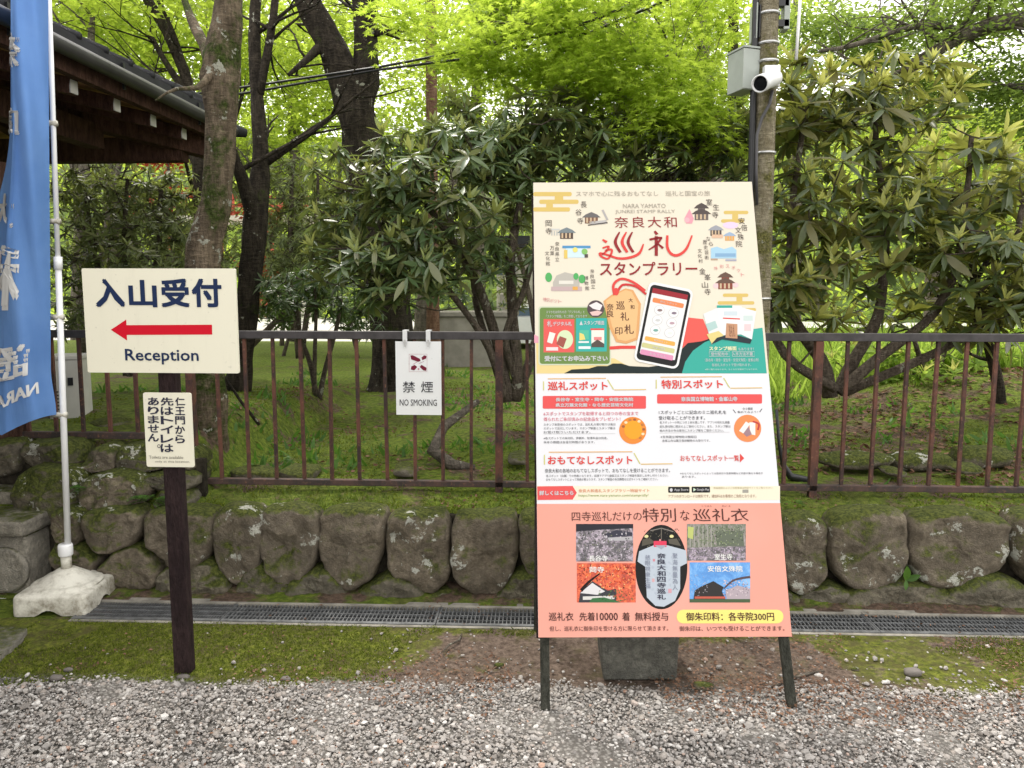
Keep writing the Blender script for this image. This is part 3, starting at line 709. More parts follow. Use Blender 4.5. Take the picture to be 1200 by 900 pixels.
for s_, pts in (('長谷寺', [(684,240),(678,249),(680,259)]), ('岡寺', [(643,262),(643,271)]), ('室生寺', [(831,237),(839,243),(838,252)]), ('安倍文殊院', [(869,259),(872,267),(865,270),(868,278),(866,286)]),
                ('金峯山寺', [(823,318),(829,325),(826,334),(829,342)]), ('奈良県立', [(653,286),(653,292),(653,298),(653,304)]), ('万葉', [(647,291),(647,297)]), ('文化館', [(641,297),(642,303),(642,309)]),
                ('奈良国立', [(694,318),(694,324),(695,330),(695,336)]), ('博物館', [(687,326),(687,332),(688,338)]), ('なら歴史芸術', [(830,280),(833,286),(826,284),(827,290),(828,296),(828,302)]), ('文化村', [(820,294),(820,300),(821,306)])):
    hh = 3.6 if s_[0] in '長岡室安金' else 2.4
    for ch, (xx, yy) in zip(s_, pts): p.text(ch, xx-hh, yy-hh, xx+hh, yy+hh, DK, .0)
for i, ch in enumerate('特別スポット'):
    a = radians(150-i*16); p.text(ch, 660-22*cos(radians(10+i*14))-2, 330+24*sin(radians(60-i*2))+i*1.0-2, 660-22*cos(radians(10+i*14))+2, 330+24*sin(radians(60-i*2))+i*1.0+2, (.72,.35,.33), 0)
    b = radians(118-i*17); p.text(ch, 850+24*cos(b)-2, 334-22*sin(b)-2, 850+24*cos(b)+2, 334-22*sin(b)+2, (.75,.3,.3), 0)
# landscape at the panel's foot
p.poly([(628,395),(634,397),(650,400),(690,418),(720,420),(745,434),(740,437.5),(629,437.5)], (.78,.62,.28), .7)
p.poly([(626,392),(634,396),(634,402),(626,402)], (.75,.35,.45), .9)
p.poly([(661,437.6),(670,433),(690,432),(700,429),(712,429),(718,426),(728,426),(738,429),(760,430),(800,425),(800,437.6)], (.02,.03,.03), 1.2)
p.poly([(806,372),(824,374),(833,396),(820,401),(806,404),(796,410)], (.78,.12,.10), 1.0)
p.poly([(796,412),(806,402),(822,400),(834,396),(834,437.6),(790,437.6)], (.02,.03,.03), 1.1)
p.poly([(799,437.6),(803,424),(812,411),(826,401),(845,394),(862,390),(880,386),(893.5,384),(898.5,437.6)], TEAL, 1.5)
# green application box
p.rect(631,359,716,428,(.62,.66,.50),2,3); p.rect(632.5,360.5,714.5,426.5,GREEN,2.5,3)
p.text('スマホをお持ちの方「デジタル札」と', 640, 364, 685, 367.5, WHITE, 0); p.text('「スタンプ帳面」をご用意しております', 640, 369, 688, 372.5, WHITE, 0)
p.rect(637,374,673,413,(.76,.12,.11),3); p.rect(675,373,711,412,(.05,.42,.38),3)
p.text('札', 641, 376, 647, 383, WHITE, .01); p.text('デジタル札', 648, 377, 670, 382, WHITE, .02); p.text('スタンプ帳面', 684, 376, 708, 381, WHITE, .02); p.poly([(679,381),(681,376),(683,381)], WHITE, 4)
p.oval(662,398,9.5,11,(.66,.76,.50),4); p.poly([(644,389),(651,391),(647,403),(641,401)], (.8,.8,.75), 5); p.poly([(656,394),(664,397),(660,408),(652,403)], (.35,.10,.08), 5); p.rect(640,407,654,411,(.85,.7,.7),4.5)
p.rect(679,387,690,398,(.10,.5,.35),4); p.poly([(679,390),(684,392),(686,398),(679,399)], (.8,.65,.2), 4.5); p.rect(678,400,690,402,(.8,.8,.8),4); p.rect(678,406,692,409,(.8,.85,.85),4); p.rect(693,386,708,407,(.82,.80,.72),4); p.poly([(693,403),(700,398),(708,403),(708,407),(693,407)], (.1,.08,.07), 4.5); p.rect(696,395,705,399,(.75,.25,.25),4.5); p.rect(692,385,708,387,RED,4.6)
p.text('受付にてお申込み下さい', 638, 417, 712, 423.5, WHITE, .03)
# round picture and wooden tag
p.oval(698,362,10,10,(.10,.07,.08),3); p.poly([(690,358),(699,354),(706,358),(703,364),(695,362)], (.82,.75,.76), 4); p.poly([(691,366),(700,364),(706,366),(701,370),(694,370)], (.75,.52,.50), 4)
p.poly([(707,353),(716,346),(733,338),(742,340),(751,356),(748,398),(734,403),(722,401),(714,384)], (.72,.38,.16), 3.2); p.poly([(710,353),(717,348),(733,340),(740,342),(748,357),(745,396),(733,400),(724,398),(717,382)], (.80,.50,.24), 4)
for ch, xx, yy, h_ in (('巡',727,358,5),('礼',732,371,5),('札',737,386,5.5),('印',725,388,4.5),('奈',715,360,4),('良',715,368,4),('大',739,352,2.5),('和',741,360,2.5)): p.text(ch, xx-h_, yy-h_, xx+h_, yy+h_, (.13,.06,.04), .01, 5)
p.curve([(720,346),(719,334),(728,327),(742,331),(756,341)], 2.4, RED, 5.5); p.curve([(723,343),(730,334),(745,336),(757,345)], 2.2, (.6,.05,.05), 5.4); p.oval(722,342,3.2,4.5,RED,5.8)
p.line([(714,408),(728,407),(745,407)], 3, RED, 2.9)
# telephone
def rot(pts, cx, cy, a): return [(cx+(x-cx)*cos(a)-(y-cy)*sin(a), cy+(x-cx)*sin(a)+(y-cy)*cos(a)) for x, y in pts]
def rr(x0, y0, x1, y1, r):
    o = []
    for cx, cy, a0 in ((x1-r, y0+r, -90), (x1-r, y1-r, 0), (x0+r, y1-r, 90), (x0+r, y0+r, 180)):
        for k in range(5): a = radians(a0+k*22.5); o.append((cx+r*cos(a), cy+r*sin(a)))
    return o
PA = radians(11.5); pc = (777.5, 381.5)
p.poly(rot(rr(751,334,804,429,7), *pc, PA), (.84,.84,.84), 6); p.poly(rot(rr(753.5,337,801.5,426.5,5), *pc, PA), (.02,.02,.02), 7)
p.poly(rot(rr(756.5,343,798.5,419,1), *pc, PA), (.80,.80,.80), 8); p.poly(rot([(756.5,341),(798.5,341),(798.5,347),(756.5,347)], *pc, PA), (.32,.03,.04), 9)
for (a, b, c_, d, cc) in ((759,352,796,357.5,(.80,.26,.10)),(759,398,795,403,(.85,.42,.10)),(757,406,796,411.5,(.60,.58,.28)),(757,414,796,420,(.72,.30,.48))): p.poly(rot(rr(a, b, c_, d, 1.5), *pc, PA), cc, 9)
for i in range(3):
    for j in range(2):
        q = rot([(769+j*17, 365+i*12)], *pc, PA)[0]
        p.oval(*q, 6, 5.6, (.62,.60,.60), 9); p.oval(*q, 5.3, 5, (.86,.86,.86), 9.6); p.oval(q[0]+.6, q[1]+.3, 3, 1.6, ((.28,.2,.2),(.25,.2,.25),(.6,.6,.6),(.5,.35,.4),(.2,.4,.35),(.75,.78,.75))[i*2+j], 10.2)
for body, x0, y0, x1, y1, cc in (('巡礼スポット',768,353.5,788,356,WHITE),('特別スポット',770,399.5,786,401.8,WHITE),('詳細',770,407.5,784,410.2,WHITE),('おもてなし',768,415.5,788,418.4,WHITE)):
    q = rot([((x0+x1)/2, (y0+y1)/2)], *pc, PA)[0]; hw, hh = (x1-x0)/2, (y1-y0)/2
    p.text(body, q[0]-hw, q[1]-hh, q[0]+hw, q[1]+hh, cc, 0, 11, rot=-PA)
# stamp books at the right
p.poly([(824,368),(842,360),(848,392),(834,404)], (.78,.80,.80), 4); p.poly([(840,358),(869,359),(870,392),(846,393)], (.82,.83,.83), 4.5); p.poly([(868,360),(886,365),(881,398),(868,392)], (.80,.81,.82), 4.2)
p.poly([(840,358),(858,358),(858,361),(840,361)], TEAL, 5); p.line([(847,373),(867,374)], 1.2, RED, 5.2); p.rect(848,365,864,370,(.62,.70,.75),5); p.poly([(827,380),(838,376),(841,384),(830,389)], (.45,.62,.6), 5); p.rect(872,380,880,388,(.8,.6,.62),5); p.rect(871,370,882,376,(.62,.72,.70),5)
p.poly([(833,404),(840,396),(854,392),(868,394),(881,398),(879,403),(860,400),(846,398)], (.03,.04,.05), 5.5); p.poly([(828,392),(842,388),(848,393),(834,403)], (.75,.62,.25), 5.3); p.poly([(851,379),(864,380),(864,397),(850,396)], (.55,.30,.18), 6); p.text('巡礼札', 854, 381, 861, 395, (.15,.07,.05), 0, 6.5)
p.text('スタンプ帳面', 831, 406, 863, 411, (.88,.86,.55), .02); p.text('もあります！', 865, 407.5, 883, 411, WHITE, 0)
p.text('受付配布中　入手方法不要', 833, 413, 882, 417, WHITE, .01); p.line([(831,412.3),(855,412.3),(855,417.8),(831,417.8),(831,412.3)], .35, WHITE, 5); p.line([(858,412.3),(884,412.3),(884,417.8),(858,417.8),(858,412.3)], .35, WHITE, 5)
p.text('（長谷寺・岡寺・室生寺・安倍文殊院・金峯山寺）', 826, 420, 889, 424, WHITE, 0); p.text('各巡礼スポットで受け取れます。', 834, 426, 880, 429.5, WHITE, 0); p.text('※数に限りがあります。なくなり次第終了となります。', 826, 432, 888, 434, (.6,.75,.7), 0)
p.done(stand)
# middle panel
p = Print(PF)
YG = (.62,.58,.18)
for (x0, y0, x1, x2, yb) in ((637,444,712,757,457),(769,442,848,893,455),(638,530,743,788,544)):
    p.line([(x0,yb+.5),(x0,y0+3)], .9, YG, 3); p.line([(x0+5,y0),(x1-2,y0-.6)], .9, (.75,.45,.2), 3); p.line([(x1,y0+1),(x1+7,yb-.5)], .9, YG, 3); p.line([(x1+8,yb),(x2,yb-.5)], .9, (.72,.5,.2), 3)
p.text('巡礼スポット', 642, 447, 712, 457.5, RED, .02); p.text('特別スポット', 775, 445, 847, 455.5, RED, .02); p.text('おもてなしスポット', 642, 534, 741, 544.5, RED, .02)
p.rect(636,464,757,479,(.76,.10,.10),2,1.5); p.text('長谷寺・室生寺・岡寺・安倍文殊院', 651, 466, 742, 470.5, WHITE, .03); p.text('県立万葉文化館・なら歴史芸術文化村', 651, 472.5, 742, 477, WHITE, .03)
p.rect(770,462,893,473,(.76,.10,.10),2,1.5); p.text('奈良国立博物館・金峯山寺', 798, 465, 864, 470.5, WHITE, .03)
PINK = (.70,.16,.22)
p.text('6スポットでスタンプを取得すると四つの寺の宝まで', 637, 482.5, 748, 487, PINK, .005); p.text('得られたご朱印済みの記念品をプレゼント！', 637, 489, 727, 493.5, PINK, .005)
BK = (.08,.08,.09)
for i, s_ in enumerate(('スタンプ未取得のスポットでは、巡礼札の受け取りは後日', 'スポットで受付しています。スタンプ帳面とスタンプ帳は', 'お受け取りいただけます。')): p.text(s_, 637, 496+i*4.5, (721,721,692)[i], 499+i*4.5, BK, 0)
p.line([(637,508.5),(721,508.2)], .25, (.5,.5,.5), 3)
for i, s_ in enumerate(('※各スポットでの朱印料、拝観料、駐車料金は別途。', '　休寺の期間は各受付時間があります。')): p.text(s_, 637, 512+i*4.8, (712,697)[i], 515+i*4.8, BK, 0)
p.oval(741.5,504.5,16,16,(.80,.26,.05),2); p.oval(742,504,10.5,11,(.86,.36,.03),3.5)
for k in range(9):
    a = radians(200+k*26); p.oval(742+12.3*cos(a), 504+12.3*sin(a), 1.9, 1.5, ((.35,.12,.05),(.85,.7,.45),(.5,.2,.06))[k % 3], 3)
for i, s_ in enumerate(('1スポットごとに記念のミニ巡礼札を', '受け取ることができます。')): p.text(s_, 772, 481+i*6.6, (851,826)[i], 485.5+i*6.6, BK, .005)
for i, s_ in enumerate(('各スポット一か所につき１枚お渡しです。アプリの巡礼札画面', '巡礼受付時に提示の上ご受付ください。また、スタンプ帳は', '他の方法の寺の受付にスタンプ帳をご提示ください。')): p.text(s_, 773, 493.5+i*4.8, (855,856,848)[i], 496.6+i*4.8, BK, 0)
p.line([(773,507.5),(855,506.5)], .25, (.5,.5,.5), 3)
p.text('※奈良国立博物館は開館日', 774, 510.5, 816, 513.5, BK, 0); p.text('　金峯山寺は蔵王堂拝観時のみ受付です。', 776, 515, 832, 518, BK, 0)
p.oval(876,502,16,16,(.82,.27,.10),2); p.poly([(866,505),(874,494),(879,497),(871,508)], (.85,.82,.78), 3); p.poly([(878,495),(885,495),(885,510),(879,509)], (.85,.82,.78), 3.2); p.poly([(871,508),(877,500),(881,509),(875,512)], (.35,.22,.25), 3.4); p.curve([(882,494),(889,497),(888,504)], 1.6, (.5,.06,.06), 3.6)
p.text('全６種類', 870, 477.5, 882, 480.5, BK, 0); p.text('集めてみよう！', 864, 481.5, 888, 484.3, BK, 0); p.line([(859,480),(862,484)], .6, BK, 3); p.line([(893,479),(890,483)], .6, BK, 3)
p.text('おもてなしスポット一覧', 797, 533.5, 866, 540.5, RED, .01); p.poly([(867,531.5),(872,537),(867,542)], RED, 3)
p.text('奈良大和の各地のおもてなしスポットで、おもてなしを受けることができます。', 638.5, 549, 785, 554, BK, .003)
p.text('各スポット（店舗）での特典となります。店頭でアプリ画面又はスタンプ帳面を提示しお申し付けください。', 640, 556, 783, 559, BK, 0); p.text('おもてなしスポットによって特典が異なります。スタンプ帳面の有効期間は公式サイトをご確認ください。', 640, 560.3, 771, 563.3, BK, 0)
p.text('※おもてなしスポットによっては定休日や営業時間など内容が異なる場合が', 797, 553.5, 894, 556, BK, 0); p.text('　あります。', 799, 557.5, 815, 560, BK, 0)
# strip
p.rect(629,569.5,914,586,(.84,.78,.62),1.2); p.poly([(629.5,570),(671,569.5),(676,577.5),(671,585.5),(629.8,586)], (.76,.10,.10), 2); p.text('詳しくはこちら', 632, 575, 672, 580.5, WHITE, .03)
p.text('奈良大和巡礼スタンプラリー特設サイト', 678, 573, 761, 577, (.75,.28,.15), .005); p.text('https://www.nara-yamato.com/stamprally/', 678, 579, 760, 582.8, (.25,.35,.08), 0)
p.rect(783,570.5,808,577.5,(.02,.02,.02),2,1); p.rect(810.5,570.3,832,577.3,(.02,.02,.02),2,1); p.text('App Store', 790, 572.5, 806.5, 576, WHITE, 0); p.text('Google Play', 816.5, 572.3, 831, 575.8, WHITE, 0); p.oval(786.5,574.2,1.7,2,WHITE,3); p.poly([(812.5,571.8),(815.6,573.8),(812.5,576)], (.6,.75,.6), 3)
p.text('アプリのダウンロードは無料です。通信料はお客様のご負担となります。', 783, 579.5, 886, 583.3, (.3,.15,.1), 0); p.text('実施期間およびご注意事項は特設サイトをご覧ください', 836, 570.5, 905, 573, (.5,.42,.25), 0); p.rect(870,573.8,877,577.6,(.35,.34,.3),2)
p.done(stand)
# lower panel
p = Print(PF)
DB = (.09,.035,.03)
p.text('四寺巡礼だけの', 670, 599.5, 752, 610.5, DB, -.006); p.text('特別', 753, 595.5, 792, 611.5, DB, .0); p.text('な', 797, 598, 808, 610, DB, 0); p.text('巡礼衣', 812, 596, 877, 611, DB, -.004)
p.text('こ じゅん', 822, 592, 834, 594, DB, 0); p.text('れい え', 846, 592, 856, 594, DB, 0)
p.text('巡礼衣', 643, 717.5, 672, 727.5, DB, .01); p.text('先着', 679, 717.5, 697, 727.5, DB, .01); p.text('10000', 699, 718, 724, 727, DB, .01); p.text('着', 729, 717.5, 738, 727.5, DB, .01); p.text('無料授与', 744, 717.5, 783, 727.5, DB, .01)
p.rect(793,714.5,918,730.5,(.90,.78,.22),2,7.5); p.text('御朱印料：各寺院300円', 804, 717.5, 907, 727.5, DB, .012)
p.text('但し、巡礼衣に御朱印を受ける方に限らせて頂きます。', 644, 733.5, 783, 739.5, DB, .003); p.text('御朱印は、いつでも受けることができます。', 796, 733.5, 919, 739.5, DB, .003)
p.done(stand)
def mat_photo(name, stops, scale=40, stretch=None):
    n = N(name); v = n.noise(scale, 8, .75, stretch=stretch, dist=.6); n.col(n.ramp(v, stops)); n.rough(.35, .4); return n.m
def specks(p, x0, y0, x1, y1, n, cols, sz, seed, lay=1.8, stretch=1.0):
    g = random.Random(seed)
    for i in range(n):
        x, y = g.uniform(x0+sz, x1-sz), g.uniform(y0+sz, y1-sz); a = g.uniform(0, pi); r1, r2 = sz*g.uniform(.3, 1), sz*g.uniform(.2, .6)
        P = [(x+cos(a)*r1*stretch, y+sin(a)*r1), (x-sin(a)*r2, y+cos(a)*r2), (x-cos(a)*r1*stretch, y-sin(a)*r1), (x+sin(a)*r2, y-cos(a)*r2)]
        p.poly([(min(max(u, x0), x1), min(max(v, y0), y1)) for u, v in P], g.choice(cols), lay+i*.002)
ph = [
 ((675,614,742,658), mat_photo('picture_blossom_valley', [(.3,(.02,.02,.025)),(.48,(.10,.09,.10)),(.6,(.36,.30,.36)),(.75,(.62,.55,.60))], 45), '長谷寺', (690,651,712,658)),
 ((676,660,745,706), mat_photo('picture_autumn_leaves', [(.3,(.10,.02,.015)),(.45,(.45,.05,.02)),(.6,(.70,.14,.04)),(.75,(.80,.40,.20))], 60), '岡寺', (691,664,708,671)),
 ((805,614,874,657), mat_photo('picture_forest', [(.3,(.03,.04,.025)),(.48,(.12,.14,.09)),(.6,(.26,.22,.22)),(.75,(.45,.38,.48))], 35, (3,3,1)), '室生寺', (837,649,858,656)),
 ((808,659,879,706), mat_photo('picture_blue_sky', [(.3,(.04,.15,.42)),(.5,(.08,.26,.58)),(.68,(.22,.42,.68)),(.8,(.6,.62,.68))], 22), '安倍文殊院', (829,663,870,670)),
]
for i, ((x0,y0,x1,y1), m, s_, tb) in enumerate(ph):
    p = Print(PF); p.rect(x0, y0, x1, y1, WHITE, 1.5, mat=m)
    if i == 0: specks(p, 675, 620, 742, 658, 260, ((.50,.44,.50),(.30,.26,.31),(.12,.11,.12),(.05,.05,.05),(.62,.58,.63),(.16,.17,.12)), 1.9, 1)
    if i == 1: specks(p, 676, 660, 745, 692, 240, ((.72,.10,.03),(.55,.05,.02),(.80,.25,.06),(.30,.03,.02),(.85,.45,.2),(.12,.03,.02)), 1.9, 2); specks(p, 700, 690, 745, 706, 60, ((.10,.16,.06),(.05,.08,.04),(.4,.1,.05)), 1.8, 12, 3.0)
    if i == 2: specks(p, 812, 616, 874, 640, 150, ((.10,.13,.07),(.20,.25,.12),(.05,.06,.04),(.32,.36,.25)), 1.6, 3, 2.3); specks(p, 806, 641, 874, 657, 150, ((.42,.34,.46),(.28,.22,.32),(.55,.48,.58),(.12,.12,.10)), 1.5, 13, 2.5)
    if i == 3: specks(p, 846, 678, 879, 700, 110, ((.62,.50,.55),(.45,.36,.42),(.72,.62,.66),(.2,.15,.2)), 1.5, 4, 2.4); specks(p, 808, 672, 830, 700, 40, ((.55,.50,.55),(.35,.35,.4)), 1.1, 14, 2.4)
    if i == 0: p.poly([(708,626),(722,621),(741,624),(741,628),(712,630)], (.05,.05,.07), 2); p.poly([(712,630),(741,629),(741,633),(714,634)], (.45,.44,.46), 2); p.poly([(675,614),(742,614),(742,619),(700,621),(675,623)], (.03,.03,.04), 2)
    if i == 1: p.poly([(678,706),(680,694),(694,681),(712,692),(722,690),(722,706)], (.05,.05,.06), 2); p.poly([(680,695),(694,683),(709,693),(700,697)], (.72,.70,.72), 2.4); p.poly([(683,699),(720,698),(720,702),(683,703)], (.68,.66,.64), 2.4); p.poly([(690,706),(694,701),(708,700),(722,704),(728,706)], (.05,.16,.06), 2.8); p.curve([(681,692),(690,682),(703,672)], [3,2,1], (.02,.01,.01), 3.2)
    if i == 2:
        for q in range(6): p.rect(808+q*5, 616, 809.6+q*5, 641, (.34,.33,.30), 2)
        p.poly([(838,622),(870,622),(872,640),(840,640)], (.14,.16,.12), 2); p.poly([(805,642),(874,640),(874,657),(806,657)], WHITE, 2.2, mat=ph[0][1]); p.poly([(806,617),(813,618),(812,632),(806,630)], (.5,.55,.18), 2.4)
    if i == 3: p.poly([(814,692),(822,687),(836,681),(848,688),(846,693),(852,706),(812,706)], (.04,.035,.035), 2); p.rect(814,699,850,701.5,(.55,.12,.08),2.6); p.poly([(850,692),(864,686),(879,690),(879,706),(852,706)], (.45,.38,.42), 2.2); p.curve([(848,690),(860,680),(879,676)], [1,1.6,2], (.10,.07,.08), 3); p.rect(808,702,879,706,(.08,.12,.06),2.8)
    p.text(s_, *tb, (.86,.86,.84), .012, 7); o = p.a.build('photo', stand, bevel=0); p.t.build('photo_caption', stand)
p = Print(PF); BKS = (.015,.015,.015)
p.oval(775,664.5,30.5,49.5,BKS,1.5,n=48)
p.oval(757.5,628.5,2.4,1.8,(.75,.70,.35),2.2); p.oval(787,628.5,2.4,1.8,(.75,.70,.35),2.2); p.poly([(753,632),(762,631),(768,636),(752,640)], (.10,.09,.07), 2); p.poly([(783,632),(793,631),(798,640),(784,637)], (.11,.10,.08), 2); p.line([(762,622),(775,619),(789,623)], .8, (.22,.2,.18), 2); p.line([(775,619),(775,632)], .6, (.2,.18,.15), 2); p.rect(766,634,781,641,(.72,.06,.12),2.6); p.oval(773.5,633,1.2,1.2,(.7,.3,.3),2.6)
specks(p, 752, 618, 798, 644, 60, ((.10,.09,.07),(.22,.20,.14),(.05,.05,.05),(.14,.12,.10)), 1.4, 9, 1.7)
SH = (.50,.56,.64)
p.poly([(766,639),(782,639),(804,645),(805,660),(797,664),(797,690),(791,704),(778,711),(768,710),(758,700),(756,664),(747,658),(749,646)], SH, 2.4)
p.poly([(767,639),(781,639),(775,644)], (.35,.38,.45), 2.8)
specks(p, 760, 646, 793, 706, 60, ((.46,.52,.60),(.54,.60,.68),(.44,.49,.58)), 3.2, 19, 2.45)
p.done(stand, art='shirt_picture')
p = Print(PF)
p.text('奈良大和四寺巡礼', 770, 648, 780, 703, (.05,.05,.08), .02, 6, vertical=True); p.text('慈眼視衆生福', 756, 650, 762, 690, (.22,.24,.32), 0, 6, vertical=True); p.text('聚海無量為人', 788, 648, 794, 692, (.22,.24,.32), 0, 6, vertical=True)
p.rect(765,655,767.5,658,(.6,.25,.3),3); p.rect(783,690,787,695,(.65,.35,.4),3); p.rect(764,678,767,682,(.65,.4,.42),3); p.done(stand, lettering='shirt_lettering', art='red_seal')
# concrete weight under the stand
a = onz(700+7, 797, 0); b = onz(793, 797, 0)
mb = MB(); mb.add([(a.x, a.y, 0), (b.x, b.y, 0), (b.x, b.y+.26, 0), (a.x, a.y+.26, 0), (a.x-.02, a.y-.01, .21), (b.x+.005, b.y-.01, .21), (b.x+.005, b.y+.27, .21), (a.x-.02, a.y+.27, .21)], [(3,2,1,0),(4,5,6,7),(0,1,5,4),(1,2,6,5),(2,3,7,6),(3,0,4,7)], M['concrete'])
mb.build('concrete_block', loc=(a.x, a.y, 0), bevel=.006, label='grey concrete weight block on the soil behind the poster stand', cat='concrete block')

# ------------------------------------------------------------------ reception sign
SY = 2.83
f0 = at(103, 437, SY); f1 = at(280, 437, SY); f2 = at(96, 315, SY); f3 = at(273, 313, SY)
RF = Face(Vector((f0.x, SY, (f0.z+f1.z)/2)), (1, -.0, 0), (0, 0, 1)); RW = f1.x-f0.x; RH = f2.z-f0.z
rs = empty('reception_sign', (at(216, 788, 2.866).x, 2.866, 0), 'cream reception signboard with red arrow pointing left on a dark post', 'sign')
pz = Vector((at(203, 460, 2.866).x, 2.866, 0)); pb = onz(216, 788)
def rrect(w_, h, r):
    o = []
    for cx, cy, a0 in ((w_-r, r, -90), (w_-r, h-r, 0), (r, h-r, 90), (r, r, 180)):
        for k in range(5): a = radians(a0+k*22.5); o.append((cx+r*cos(a), cy+r*sin(a)))
    return o
mb = MB(); mb.beam((pb.x, 2.872, -.02), (pb.x-.006, 2.872, f2.z-.05), .066, .05, M['post_wood'], Vector((0,1,0))); mb.build('post', rs, bevel=.004)
SIGN = mat_glossprint('cream_sign_sheet', (.74,.71,.58), (.70,.67,.55)); 
mb = MB(); mb.prism(rrect(RW, RH, .006), RF.fn, -.012, 0, SIGN); mb.build('signboard', rs)
p = Print(RF); NAVY = (.018,.035,.10)
for ch, x0, x1 in (('入', 112, 146), ('山', 151, 184), ('受', 189, 222), ('付', 225, 260)): p.text(ch, x0, 326.5 if ch != '山' else 328, x1, 360, NAVY, .028)
p.poly([(130,386.5),(148,374.5),(148.3,381),(248.5,380.5),(248.8,392),(148.6,392.5),(149,399)], (.72,.01,.03), 2)
p.text('Reception', 147, 409, 233, 427, NAVY, .012); p.done(rs, art='red_arrow')
# small sign under it
SY2 = 2.84; t0 = at(172, 547, SY2); t1 = at(228, 548, SY2); t2 = at(165, 460, SY2)
TF = Face(Vector((t0.x, SY2, t0.z)), (1,0,0), (0,0,1))
ts = empty('toilet_notice', (t0.x, SY2, t0.z), 'small cream notice with vertical Japanese lettering fixed to the dark post', 'sign')
mb = MB(); mb.prism(rrect(t1.x-t0.x, t2.z-t0.z, .008), TF.fn, -.004, 0, SIGN); mb.build('notice_plate', ts)
p = Print(TF); NV = (.04,.04,.07)
p.text('仁王門から', 205.5, 465, 217, 520, NV, .02, vertical=True); p.text('先はトイレは', 188.5, 465, 203.5, 530.5, NV, .02, vertical=True); p.text('ありません', 173.5, 465, 186.5, 518, NV, .02, vertical=True); p.text('。', 184.5, 520.5, 188.5, 525, NV, .0)
p.text('Toilets are available', 175, 534, 215, 537.5, (.25,.23,.2), 0); p.text('only at this location.', 182, 539.5, 223, 542.8, (.25,.23,.2), 0); p.done(ts)

# ------------------------------------------------------------------ no smoking sign on the fence
NY = FY-.034; n0 = at(464.5, 486, NY); n1 = at(517.5, 486, NY); n2 = at(462, 400, NY)
NF = Face(Vector((n0.x, NY, n0.z)), (1,0,0), (0,0,1))
ns = empty('no_smoking_sign', (n0.x, NY, n0.z), 'white no smoking plate hung by clips from the fence top rail', 'sign')
mb = MB(); mb.prism([(0,0),(n1.x-n0.x,0),(n1.x-n0.x,n2.z-n0.z),(0,n2.z-n0.z)], NF.fn, -.004, 0, mat_glossprint('white_plate', (.80,.81,.82))); mb.build('plate', ns)
p = Print(NF); MR = (.22,.02,.05)
p.line([(479.5,415),(500.5,415),(500.5,435.5),(479.5,435.5),(479.5,415)], .5, (.7,.45,.48), 3)
p.poly([(481,416.5),(484,416.3),(492,420.5),(493,423),(490,424),(482,421)], MR, 4); p.poly([(494,419),(497,416.3),(500,417),(499.5,420),(495,422)], MR, 4); p.poly([(481.5,433),(482,429.5),(486,427.5),(489,430),(485.5,434)], MR, 4); p.poly([(492,430),(494,427.5),(500,431),(499.5,434.5),(496,434)], MR, 4)
p.line([(484,427),(489,424)], .6, (.75,.4,.45), 3); p.line([(491,426),(497,423.5)], .6, (.6,.4,.5), 3); p.oval(490.5,432.5,1,1.2,(.7,.4,.45),3.4)
p.text('禁', 472, 447, 486.5, 460, (.05,.05,.06), .004); p.text('煙', 493.5, 447, 507.5, 460, (.05,.05,.06), .004); p.text('NO SMOKING', 468.5, 468, 512, 475.5, (.07,.07,.08), .004); p.done(ns, art='emblem')
for xx in (476, 503):
    q = at(xx, 396, FY); mb = MB()
    mb.box(q.x-.012, q.x+.012, FY-.042, FY-.037, ztop-.035, ztop+.03, M['cam_white']); mb.box(q.x-.012, q.x+.012, FY+.0235, FY+.027, ztop-.01, ztop+.03, M['cam_white']); mb.box(q.x-.012, q.x+.012, FY-.037, FY+.0235, ztop+.0235, ztop+.030, M['cam_white'])
    mb.box(q.x-.004, q.x+.004, FY-.05, FY-.043, ztop-.058, ztop-.02, M['steel']); mb.build('clip', ns)

# ------------------------------------------------------------------ banner flag, pole and base
B0 = onz(20, 726); B1 = onz(82, 722); B3 = onz(133, 688); 
fx0, fx1 = onz(15,726).x, onz(108,722).x
bc = Vector(((fx0+fx1)/2-.045, 3.55, 0))
fb = empty('flag_pole_stand', (bc.x, bc.y, 0), 'tall white banner pole standing in a weathered white plastic base', 'flag stand')
RZ = Matrix.Rotation(radians(5), 4, 'Z'); hx, hy = (fx1-fx0)/2, .185
mb = MB(); ring_n = 88
def rring(k):
    """rounded rectangle, 22 points a side group"""
    o = []; r = .035
    for cx, cy, a0 in ((hx-r, -hy+r, -90), (hx-r, hy-r, 0), (-hx+r, hy-r, 90), (-hx+r, -hy+r, 180)):
        nxt = {-90:(0,1), 0:(-1,0), 90:(0,-1), 180:(1,0)}[a0]; Ls = 2*((hy-r) if nxt[0] == 0 else (hx-r))
        for i in range(8): a = radians(a0+i*90/7); o.append(Vector((cx+r*cos(a), cy+r*sin(a), 0)))
        e = o[-1].copy()
        for i in range(1, 15): o.append(e+Vector((nxt[0], nxt[1], 0))*Ls*i/15)
    return [Vector((q.x*k, q.y*k, 0)) for q in o]
prof = [(1.0,0),(1.0,.03),(.99,.075),(.975,.086),(.95,.092),(.90,.094),(.88,.096)]
vs = []
for k_, z_ in prof:
    for q in rring(k_):
        zz = z_
        if z_ == 0: zz = .028*max(0, 1-(abs(q.x)/.055)**2) if abs(q.x) < .055 and abs(q.y) > .15 else (.028*max(0, 1-(abs(q.y)/.055)**2) if abs(q.y) < .055 and abs(q.x) > .14 else 0)
        vs.append(bc + RZ @ Vector((q.x, q.y, zz)))
def circ(r, z_): return [bc + RZ @ Vector((r*cos(math.atan2(q.y, q.x)), r*sin(math.atan2(q.y, q.x)), z_)) for q in rring(1)]
